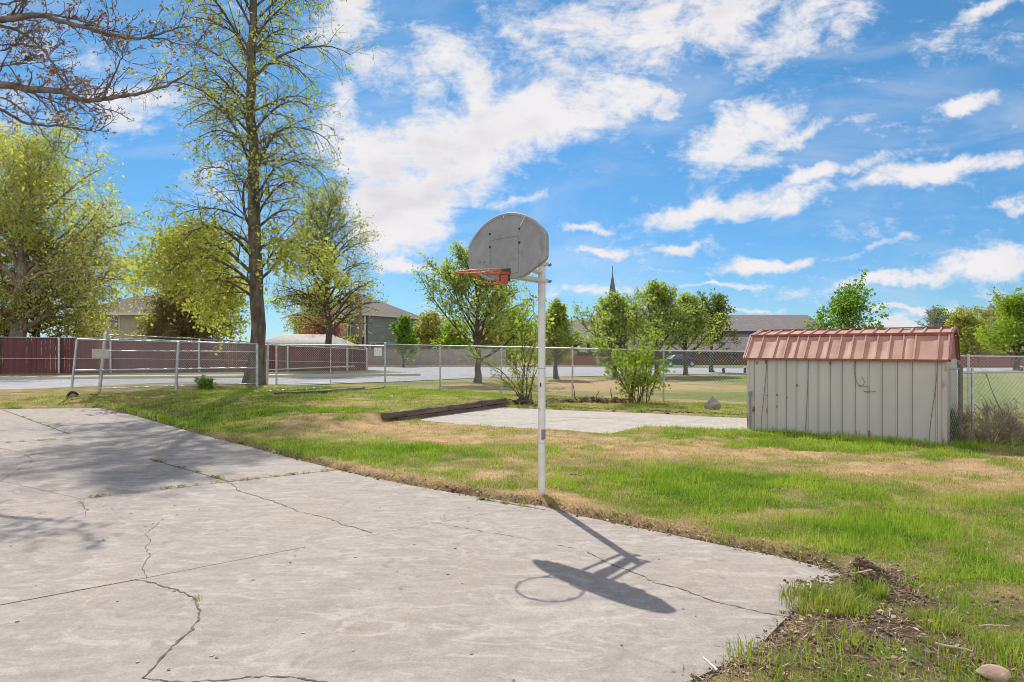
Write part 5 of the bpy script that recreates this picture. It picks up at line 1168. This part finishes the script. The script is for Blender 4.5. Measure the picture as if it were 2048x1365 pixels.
rock(1425, 818, .20, 'pointed grey rock in the grass by the back fence', 2, M_ROCK, (1.2, .7, 1.25), peak=.95)
rock(1985, 1385, .06, 'pinkish stone at the lower corner of the lawn', 5, mat('pinkish stone', (.42, .29, .22), (.52, .37, .28), 8, .85), (1.4, .8, .7))
rock(880, 967, .03, 'white pebble lying at the driveway edge', 6, mat('white pebble', (.6, .58, .55)), (1, .8, .8))
rock(783, 826, .045, 'small pale stone on top of the timber end', 8, mat('pale stone', (.55, .52, .47)), (1.2, .8, .7)).location.z += .19
rock(548, 906, .035, 'small grey stone in the grass edge of the driveway', 9, M_ROCK, (1.2, .9, .8))

def shrub(label, loc, seed, leafm, stemm, h, n, w, lsize, nl, spread=.04, cat='shrub', name='shrub', minr=.004, fan=48, aspect=.55, dr=.08, nsec=8, nter=3, lean=0):
    rng = np.random.default_rng(seed); polys = []; sites = []
    for i in range(n):
        a = rng.uniform(0, 2 * pi); th = RAD(abs(rng.normal(0, fan * .5))); L = h * rng.uniform(.55, 1.05) * (1 - .25 * th)
        d = np.array((sin(th) * cos(a), sin(th) * sin(a), cos(th))); p = np.array((rng.normal(0, w * .12), rng.normal(0, w * .12), -.03))
        P, R = grow(rng, p, d, L, 9, .006 + .006 * L, .09, dr, .3); polys.append((P, R, 6))
        for j in range(nsec):
            k = rng.integers(2, 9); d2 = unit(P[k + 1 if k < 9 else k] - P[k - 1]) + rng.normal(0, .55, 3); P2, R2 = grow(rng, P[k], d2, L * rng.uniform(.12, .36), 4, max(R[k] * .5, .003), .12, dr, .5); polys.append((P2, R2, 4)); sites.append(P2[1:])
            for m_ in range(nter): P3, R3 = grow(rng, P2[rng.integers(1, 4)], d2 + rng.normal(0, .7, 3), L * rng.uniform(.05, .14), 2, .003, .1, dr, .6); polys.append((P3, R3, 3)); sites.append(P3[1:])
    polys = [(p, np.maximum(r, minr), k) for p, r, k in polys]
    o = empty(name, (loc[0], loc[1], max(T1(*loc[:2]), -.2)), label, cat)
    v, f = np_tubes(polys); link('stems', fast_mesh('stems', v, f, True), stemm, o)
    if nl: 
        S_ = np.concatenate(sites); 
        if nl < 1: S_ = S_[rng.uniform(0, 1, len(S_)) < nl]
        v, f = leaves(rng, S_, max(1, int(nl)), lsize, spread, aspect=aspect); link('foliage', fast_mesh('foliage', v, f), leafm, o)
    return o
shrub('spreading lime green shrub with bare lower stems at the back fence', gr(1272, 808), 51, L_LIME, M_TWIG, 2.7, 20, 1.0, .085, 2.0, .05, fan=48)
sap = shrub('thin sapling growing at the corner of the timber edging', gr(1046, 808), 52, L_LIME, M_TWIG, 2.8, 9, .5, .06, 2.0, .07, fan=24, cat='sapling', name='sapling', nsec=12)
shrub('small dark green bush at the foot of the sliding gate', gr(412, 792), 53, L_GREEN, M_TWIG, .5, 26, .6, .075, 2.0, .03, fan=40, cat='bush', name='bush', nsec=4, nter=1)
shrub('dry grey brown weeds against the low chain link fence', (8.05, 10.95), 54, leaf_mat('dry weed leaf', (.25, .18, .125), (.36, .27, .19), .25), M_DRYTWIG, .72, 46, 2.6, .035, 1.0, .05, fan=50, cat='weeds', name='dry_weeds', minr=.0025, aspect=.3, nsec=9, nter=3)
shrub('second clump of dry weeds further along the low fence', (9.1, 11.1), 55, leaf_mat('dry weed leaf pale', (.30, .23, .16), (.42, .33, .24), .25), M_DRYTWIG, .85, 40, 2.6, .035, 1.0, .05, fan=50, cat='weeds', name='dry_weeds', minr=.0025, aspect=.3, nsec=9, nter=3)
shrub('tall bare stalks standing in the weeds by the low fence', (8.55, 10.95), 56, L_BROWN, M_BARKP, 1.35, 5, .8, .03, .3, .02, fan=46, cat='stalks', name='bare_stalks', nsec=3, nter=1)
shrub('dark green weeds tucked behind the low fence terminal post', (7.75, 11.15), 57, L_GREEN, M_TWIG, .55, 22, .7, .05, 1.0, .03, fan=30, cat='weeds', name='green_weeds')
# heap of pulled roots by the fence
def roots():
    rng = np.random.default_rng(9); polys = []; c = np.array((*gr(1165, 808), .0))
    for i in range(46):
        p = c + np.array((rng.uniform(-1.1, 1.5), rng.uniform(-.2, .35), rng.uniform(.02, .14))); d = np.array((rng.normal(0, 1), rng.normal(0, .5), rng.uniform(-.2, .5)))
        P, R = grow(rng, p, d, rng.uniform(.12, .32), 6, rng.uniform(.012, .03), .5, 2.5, .3); P[:, 2] = np.maximum(P[:, 2], .0); polys.append((P, R, 6))
    for q in ((-.2, .75), (.35, .55), (.9, .6)):
        P, R = grow(rng, c + np.array((q[0], .2, .1)), np.array((rng.normal(0, .4), 0, 1)), q[1] * .6, 5, .016, .2, 0, .6); polys.append((P, R, 6))
    for i in range(90):
        q = c + np.array((rng.uniform(-1.15, 1.6), rng.normal(.05, .13), 0)); q[2] = .03 + .11 * rng.uniform() ** 2; r = rng.uniform(.045, .12); k = 5
        hh = np.linspace(-1, 1, k); P = q + np.stack([hh * r, rng.normal(0, r * .2, k), rng.normal(0, r * .2, k)], 1); polys.append((P, r * np.sqrt(np.maximum(1.02 - hh ** 2, .01)) * rng.uniform(.6, 1.1, k), 7))
    v, f = np_tubes(polys); v = v + rng.normal(0, .004, v.shape); o = link('root_heap', fast_mesh('root_heap', v - c, f, True), mat('earthy roots', (.10, .06, .04), (.24, .155, .10), 8, .95, bump=.8, bscale=25), None, tuple(c)); tag(o, 'heap of dug up brown roots along the far edge of the pad', 'roots')
    polys = []; c = np.array((*gr(1046, 812), .1))
    for i in range(26):
        P, R = grow(rng, c + rng.normal(0, .10, 3) * np.array((1.3, .5, .3)), np.array((rng.normal(0, 1), rng.normal(0, .6), rng.uniform(-.1, 1.2))), rng.uniform(.2, .42), 5, rng.uniform(.015, .05), .25, .6, .3); polys.append((P, R, 6))
    v, f = np_tubes(polys); o = link('stump', fast_mesh('stump', v - c, f, True), M_BARKD, None, tuple(c)); tag(o, 'gnarled dark stump at the foot of the sapling', 'stump')
roots()

# ------------------------------------------------------------------ grass, clods and litter
def build_grass():
    rng = np.random.default_rng(101); bands = [(1.2, 2.6, 4500), (2.6, 3.6, 7000), (3.6, 4.6, 7000), (4.6, 6, 6000), (6, 8, 4300), (8, 11, 2600), (11, 15, 1250), (15, 20, 720), (20, 27, 420)]
    V = []; Fa = []; Cc = []; base = 0
    for y0, y1, dens in bands:
        xm = y1 * .86 + 1.6; n = int((y1 - y0) * 2 * xm * dens); x = rng.uniform(-xm, xm, n); y = rng.uniform(y0, y1, n)
        k = (abs(x) < y * .86 + 1.5); x, y = x[k], y[k]
        d1 = poly_sd(SLAB, x, y); d2 = poly_sd(PAD, x, y)
        k = (d1 > .0 + .09 * (rng.uniform(0, 1, len(x)) ** 2)) & (d2 > -.02)
        # keep to the yard: this side of the fences
        fx = np.array([p[0] for p in [(-40, 0), (-16, 16.5), (-13.4, 18.9), (-9.3, 24), (-5.3, 28)] ]); fy = np.array([-6, 16.5, 19.6, 25.5, 28])
        k &= (y < np.interp(x, [-30, -16, -13, -9.3, -5.3, -2.67, 1.96, 4.68, 12.05, 18.3], [9, 18.2, 19.8, 25.6, 28.0, 24.2, 20.9, 19.6, 17.0, 15]))
        x, y, d1 = x[k], y[k], d1[k]
        s = (x - TA[0]) * TD[0] + (y - TA[1]) * TD[1]; d = (x - TA[0]) * TN[0] + (y - TA[1]) * TN[1]
        k = ~((s > -.3) & (s < TL) & (abs(d) < .1)); x, y, d1 = x[k], y[k], d1[k]
        # shed footprint stays clear
        PLx, PLy = gr(1494.5, 861.5); PRx, PRy = gr(1893.5, 894); ax, ay = PRx - PLx, PRy - PLy; LL = math.hypot(ax, ay); ax, ay = ax / LL, ay / LL
        sx = (x - PLx) * ax + (y - PLy) * ay; sy = -(x - PLx) * ay + (y - PLy) * ax; k = ~((sx > -.05) & (sx < LL + .05) & (sy > -.03) & (sy < 2.2)); x, y, d1, sy_, sx_ = x[k], y[k], d1[k], sy[k], sx[k]
        dry, soil = cover(x, y)
        clump = fbm(x * 3.3, y * 3.3, 61, 4)
        pk = np.clip(1.2 - soil * 1.25, .04, 1) * np.clip(.35 + 1.3 * (clump - .25) + .35 * (1 - dry), .15, 1)
        k = rng.uniform(0, 1, len(x)) < pk; x, y, d1, dry, soil, clump, sx_, sy_ = [q[k] for q in (x, y, d1, dry, soil, clump, sx_, sy_)]
        n = len(x)
        isdry = rng.uniform(0, 1, n) < (dry ** 1.1 * .93 + .05)
        h = (.018 + .050 * np.clip((clump - .38) * 3.6, 0, 1) + .018 * rng.normal(0, 1, n)) * (1.12 - .45 * dry)
        h += .05 * np.exp(-((d1 - .18) / .2) ** 2) * (y > 8.5) * (1 - dry)
        h += .07 * np.exp(-((sy_ + .08) / .14) ** 2) * ((sx_ > -.1) & (sx_ < LL + 2.5))            # unmown along the shed
        h = np.clip(h, .018, .17) * rng.uniform(.7, 1.25, n); h[isdry] *= .85
        wdt = (.0018 + .00058 * y) * rng.uniform(.7, 1.3, n); wdt[isdry] *= .8
        z = lawn_height(x, y)
        a = rng.uniform(0, 2 * pi, n); lean = rng.uniform(.05, 1.05, n) * h; lean[isdry] *= 2.2; a2 = rng.uniform(0, 2 * pi, n)
        hz = np.sqrt(np.maximum(h ** 2 - np.minimum(lean, h * .95) ** 2, (h * .2) ** 2))
        dx, dy = np.cos(a) * wdt / 2, np.sin(a) * wdt / 2; lx, ly = np.cos(a2) * lean, np.sin(a2) * lean
        v = np.empty((n, 5, 3)); v[:, 0] = np.stack([x - dx, y - dy, z - .012], 1); v[:, 1] = np.stack([x + dx, y + dy, z - .012], 1)
        v[:, 2] = np.stack([x + dx * .8 + lx * .35, y + dy * .8 + ly * .35, z + hz * .6], 1); v[:, 3] = np.stack([x - dx * .8 + lx * .35, y - dy * .8 + ly * .35, z + hz * .6], 1); v[:, 4] = np.stack([x + lx, y + ly, z + hz], 1)
        g1_, g2_ = np.array((.18, .335, .022)), np.array((.44, .56, .075)); s1_, s2_ = np.array((.52, .38, .20)), np.array((.68, .53, .33)); br = np.array((.30, .19, .10))
        q = rng.uniform(0, 1, (n, 1)); tone = fbm(x * 2.2, y * 2.2, 71, 5)[:, None]
        cg = g1_ + (g2_ - g1_) * np.clip(q ** 1.6 * .85 + (tone - .42) * 1.7, 0, 1); cs = s1_ + (s2_ - s1_) * q; cs = np.where((rng.uniform(0, 1, (n, 1)) < .25 + .4 * soil[:, None]), br * (.6 + .8 * q), cs)
        c = np.where(isdry[:, None], cs, cg)
        i = base + np.arange(n)[:, None] * 5; Fa.append(np.concatenate([i + np.array([[0, 1, 2]]), i + np.array([[0, 2, 3]]), i + np.array([[3, 2, 4]])])); base += n * 5
        V.append(v.reshape(-1, 3)); Cc.append(np.repeat(c, 5, 0))
    me = fast_mesh('grass', np.concatenate(V), np.concatenate(Fa), False, np.concatenate(Cc))
    o = link('grass', me, attr_leaf_mat('grass blade')); tag(o, 'short green and straw coloured grass blades of the yard lawn', 'grass', kind='stuff')
    print('grass blades', base // 5)
build_grass()

def build_clods():
    rng = np.random.default_rng(202); pts = []
    # along the driveway edge, in the bare patch, along the pad's far edge and under the gate
    E = np.array([gr(a, b) for a, b in SLAB_PX[6:26]])
    for a, b in zip(E, E[1:]):
        L = np.hypot(*(b - a)); n = int(L * 60)
        t = rng.uniform(0, 1, n)[:, None]; nn = np.array((b - a)[::-1] * np.array((-1, 1))) / L
        p = a + (b - a) * t + nn * rng.normal(.03, .035, n)[:, None]; pts.append(np.concatenate([p, rng.lognormal(-4.75, .55, n)[:, None]], 1))
    n = 6000; x = rng.uniform(.8, 4.6, n); y = rng.uniform(2.6, 5.0, n); _, so_ = cover(x, y); k = (rng.uniform(0, 1, n) < so_) & (poly_sd(SLAB, x, y) > .0); pts.append(np.stack([x[k], y[k], rng.lognormal(-4.75, .55, k.sum())], 1))
    n = 420; a, b = np.array(gr(1060, 815)), np.array(gr(1480, 833)); t = rng.uniform(0, 1, n)[:, None]; p = a + (b - a) * t + rng.normal(0, .14, (n, 2)) + np.array((0, .12)); pts.append(np.concatenate([p, rng.lognormal(-3.7, .55, n)[:, None]], 1))
    n = 160; a, b = np.array(gr(150, 806)), np.array(gr(330, 800)); t = rng.uniform(0, 1, n)[:, None]; p = a + (b - a) * t + rng.normal(0, .25, (n, 2)); pts.append(np.concatenate([p, rng.lognormal(-3.9, .5, n)[:, None]], 1))
    c = np.array(gr(1718, 1182)); n = 900; p = c + rng.normal(0, 1, (n, 2)) * np.array((.17, .13)); pts.append(np.concatenate([p, rng.lognormal(-4.5, .5, n)[:, None]], 1))
    P = np.concatenate(pts); n = len(P); x, y, s = P[:, 0], P[:, 1], np.clip(P[:, 2], .004, np.where(P[:, 1] < 7, .021, .05)); z = np.maximum(lawn_height(x, y), np.where(poly_sd(SLAB, x, y) < 0, 0, -1))
    oct_ = np.array([(1, 0, 0), (-1, 0, 0), (0, 1, 0), (0, -1, 0), (0, 0, 1), (0, 0, -1)], float); tri = np.array([(0, 2, 4), (2, 1, 4), (1, 3, 4), (3, 0, 4), (2, 0, 5), (1, 2, 5), (3, 1, 5), (0, 3, 5)])
    v = oct_[None] * rng.uniform(.55, 1.35, (n, 6, 3)) * s[:, None, None]; v[:, :, 2] *= .6
    ang = rng.uniform(0, 2 * pi, n); cx_, sx_ = np.cos(ang)[:, None], np.sin(ang)[:, None]; vx = v[:, :, 0] * cx_ - v[:, :, 1] * sx_; vy = v[:, :, 0] * sx_ + v[:, :, 1] * cx_
    v[:, :, 0] = vx + x[:, None]; v[:, :, 1] = vy + y[:, None]; v[:, :, 2] += (z + s * .3)[:, None]
    f = (np.arange(n)[:, None, None] * 6 + tri[None]).reshape(-1, 3)
    col = np.array((.10, .062, .04)) + rng.uniform(0, 1, (n, 1)) * np.array((.17, .12, .085)); me = fast_mesh('soil_clods', v.reshape(-1, 3), f, False, np.repeat(col, 6, 0))
    m = attr_leaf_mat('loose soil', transl=0.0); o = link('soil_clods', me, m); tag(o, 'loose brown soil crumbs along the driveway edge and bare patch', 'soil', kind='stuff')
    # straw and dead leaf litter
    V = []; Fa = []; Cc = []
    n = 17000; x = rng.uniform(.7, 4.6, n); y = rng.uniform(2.6, 5.2, n); _, so_ = cover(x, y); k = (rng.uniform(0, 1, n) < so_ * .9 + .04) & (poly_sd(SLAB, x, y) > -.03); x, y = x[k], y[k]
    E0 = []; 
    for a, b in zip(E, E[1:]):
        L = np.hypot(*(b - a)); m_ = int(L * 230); t = rng.uniform(0, 1, m_)[:, None]; nn = np.array((b - a)[::-1] * np.array((-1, 1))) / L; E0.append(a + (b - a) * t + nn * rng.normal(.09, .07, m_)[:, None])
    E0 = np.concatenate(E0); x = np.concatenate([x, E0[:, 0]]); y = np.concatenate([y, E0[:, 1]])
    n2 = 260; sx_ = rng.uniform(-6, 2, n2); sy_ = rng.uniform(3, 12, n2); k = poly_sd(SLAB, sx_, sy_) < -.1; nl_ = len(x); x = np.concatenate([x, sx_[k]]); y = np.concatenate([y, sy_[k]]); n = len(x)
    z = np.maximum(lawn_height(x, y), np.where(poly_sd(SLAB, x, y) < 0, 0, -1)) + rng.uniform(.003, .02, n); z[nl_:] = .004
    a = rng.uniform(0, 2 * pi, n); L = rng.uniform(.02, .085, n); w = rng.uniform(.0012, .0038, n); tilt = rng.normal(0, .25, n)
    leafy = rng.uniform(0, 1, n) < .12; L[leafy] *= .6; w[leafy] *= 4; L[nl_:] = rng.uniform(.008, .03, n - nl_); w[nl_:] = L[nl_:] * .5; tilt[nl_:] = rng.normal(0, .05, n - nl_)
    dx, dy, dz = np.cos(a) * L, np.sin(a) * L, tilt * L; wx, wy = -np.sin(a) * w, np.cos(a) * w
    v = np.stack([np.stack([x, y, z], 1), np.stack([x + dx * .5 + wx, y + dy * .5 + wy, z + dz * .5 + .006 * leafy], 1), np.stack([x + dx, y + dy, z + dz], 1), np.stack([x + dx * .5 - wx, y + dy * .5 - wy, z + dz * .5], 1)], 1).reshape(-1, 3)
    q = rng.uniform(0, 1, (n, 1)); col = np.array((.30, .20, .12)) + q * np.array((.26, .22, .17)); col[rng.uniform(0, 1, n) < .45] *= .42
    me = fast_mesh('dead_leaf_litter', v, np.arange(n * 4).reshape(n, 4), False, np.repeat(col, 4, 0)); o = link('dead_leaf_litter', me, attr_leaf_mat('straw litter', transl=.15)); tag(o, 'scattered straw bits and dead leaves along the driveway edge', 'litter', kind='stuff')
build_clods()

def tuft(px, py, label, seed, h=.12, n=60, r=.06, dry=.2, z=0.0, cat='weed', name='grass_tuft', group=None):
    rng = np.random.default_rng(seed); x0, y0 = gr(px, py, z); a = rng.uniform(0, 2 * pi, n); rr = r * np.sqrt(rng.uniform(0, 1, n)); x, y = rr * np.cos(a), rr * np.sin(a); hh = h * rng.uniform(.3, 1.1, n) * (1 - .35 * rr / r); out = .85 * rng.uniform(.15, 1, n) * hh; w = .0042 * rng.uniform(.6, 1.3, n) * (h / .12) ** .5
    b = a + rng.normal(0, .6, n); dx, dy = -np.sin(b) * w / 2, np.cos(b) * w / 2; lx, ly = np.cos(b) * out, np.sin(b) * out
    v = np.stack([np.stack([x - dx, y - dy, 0 * x - .01], 1), np.stack([x + dx, y + dy, 0 * x - .01], 1), np.stack([x + dx * .8 + lx * .4, y + dy * .8 + ly * .4, hh * .65], 1), np.stack([x - dx * .8 + lx * .4, y - dy * .8 + ly * .4, hh * .65], 1), np.stack([x + lx, y + ly, hh * .95], 1)], 1).reshape(-1, 3)
    i = np.arange(n)[:, None] * 5; f = np.concatenate([i + np.array([[0, 1, 2]]), i + np.array([[0, 2, 3]]), i + np.array([[3, 2, 4]])]); q = rng.uniform(0, 1, (n, 1)); c = np.where(rng.uniform(0, 1, (n, 1)) < dry, np.array((.42, .31, .16)) + q * .1, np.array((.15, .27, .02)) + q * np.array((.26, .20, .06)))
    zz = max(float(lawn_height(np.array([x0]), np.array([y0]))[0]), z)
    o = link(name, fast_mesh(name, v, f, False, np.repeat(c, 5, 0)), bpy.data.materials.get('grass blade'), None, (x0, y0, zz)); tag(o, label, cat, group)
CW = 'weeds in the driveway cracks'
tuft(395, 1200, 'green weed growing in the wide bent crack of the driveway', 1, .045, 46, .035, .05, group=CW)
tuft(457, 963, 'small weed where the joint meets the long crack', 2, .04, 26, .05, .3, group=CW)
tuft(162, 1008, 'small weed in the short crack under the branch shadow', 3, .05, 26, .04, .3, group=CW)
tuft(885, 1038, 'tiny bright weed on the driveway near the hoop side joint', 4, .05, 20, .03, .1, group=CW)
tuft(320, 922, 'weed in the slanting joint by the lawn edge', 5, .05, 30, .06, .3, group=CW)
tuft(90, 972, 'flat weed in the far part of the driveway', 6, .04, 24, .06, .4, group=CW)
tuft(1045, 1006, 'grass tuft on the driveway rim beside the hoop pole', 7, .09, 40, .05, .2, group='tufts along the driveway edge')
tuft(1112, 1012, 'yellow green tuft at the foot of the hoop pole shadow', 8, .11, 60, .07, .35, group='tufts along the driveway edge')
def joint_weeds():
    rng = np.random.default_rng(404); V = []; C_ = []
    for (a, b, m) in (((5, 820), (137, 868), 14), ((300, 919), (455, 963), 16), ((155, 999), (456, 964), 14), ((456, 964), (686, 939), 18), ((0, 887), (160, 876), 8), ((960, 999), (1085, 1018), 12)):
        for k in range(m):
            f = rng.uniform(); x0, y0 = gr(a[0] + (b[0] - a[0]) * f, a[1] + (b[1] - a[1]) * f); n = rng.integers(5, 16); an = rng.uniform(0, 2 * pi, n); L = rng.uniform(.015, .05, n); w = rng.uniform(.004, .008, n)
            x = x0 + rng.normal(0, .03, n); y = y0 + rng.normal(0, .012, n); dx, dy = np.cos(an) * L, np.sin(an) * L; wx, wy = -np.sin(an) * w, np.cos(an) * w; z = np.full(n, .002)
            V.append(np.stack([np.stack([x, y, z], 1), np.stack([x + dx * .5 + wx, y + dy * .5 + wy, z + L * .5], 1), np.stack([x + dx, y + dy, z + L * .6], 1), np.stack([x + dx * .5 - wx, y + dy * .5 - wy, z + L * .4], 1)], 1).reshape(-1, 3))
            q = rng.uniform(0, 1, (n, 1)); c = np.where(rng.uniform(0, 1, (n, 1)) < .4, np.array((.40, .31, .15)), np.array((.17, .25, .04)) + q * np.array((.12, .1, .03))); C_.append(np.repeat(c, 4, 0))
    V = np.concatenate(V); o = link('joint_weeds', fast_mesh('joint_weeds', V, np.arange(len(V)).reshape(-1, 4), False, np.concatenate(C_)), bpy.data.materials.get('grass blade')); tag(o, 'tiny weeds and moss sprouting along the driveway joints', 'weeds', kind='stuff')
joint_weeds()
for i, (px, py, n, r, h) in enumerate(((1625, 1232, 620, .19, .14), (1680, 1240, 420, .16, .12), (1755, 1212, 160, .07, .14), (1870, 1275, 260, .13, .13), (1700, 1310, 120, .10, .10), (1500, 1345, 120, .12, .12), (1900, 1345, 200, .16, .10), (2010, 1330, 220, .16, .12))):
    tuft(px, py, ['big bright tuft on the broken driveway corner', 'bright tuft beside the big one on the driveway corner', 'small dark green tuft growing from the clod heap', 'leafy green tuft in the bare soil', 'thin tuft in the middle of the bare soil', 'sparse tuft at the bottom end of the driveway edge', 'low spreading tuft near the pinkish stone', 'broad tuft in the lower corner of the lawn'][i], 20 + i, h, n, r, .12, cat='grass tuft', group='tufts in the bare soil corner')
def stick(px, py, L, ang, r, label, col, seed):
    x, y = gr(px, py); z = max(float(lawn_height(np.array([x]), np.array([y]))[0]), 0) + r; rng = np.random.default_rng(seed); P, R = grow(rng, np.zeros(3), np.array((cos(ang), sin(ang), .05)), L, 6, r, .12, 0, .6)
    v, f = np_tubes([(P, R, 6)]); tag(link('stick', fast_mesh('stick', v, f, True), mat('stick wood', col, tuple(c * 1.3 for c in col), 12, .9), None, (x, y, z + .01)), label, 'stick', 'sticks on the ground')
stick(1435, 1362, .11, 1.9, .008, 'short white stick at the bottom of the driveway edge', (.6, .58, .52), 1)
stick(1700, 1190, .14, -.35, .007, 'pale straw stick on the clod heap', (.45, .34, .22), 2)
stick(1140, 957, .16, -.1, .007, 'dark brown stick in the grass past the hoop pole', (.10, .06, .04), 3)
stick(1960, 1278, .14, -.2, .006, 'greyish stick in the soil near the frame edge', (.36, .29, .24), 4)
stick(1870, 1325, .16, -.5, .010, 'thick light brown stick beside the pinkish stone', (.34, .25, .19), 5)
stick(1660, 1212, .07, .9, .006, 'pale twig poking from the big bright tuft', (.62, .5, .38), 6)
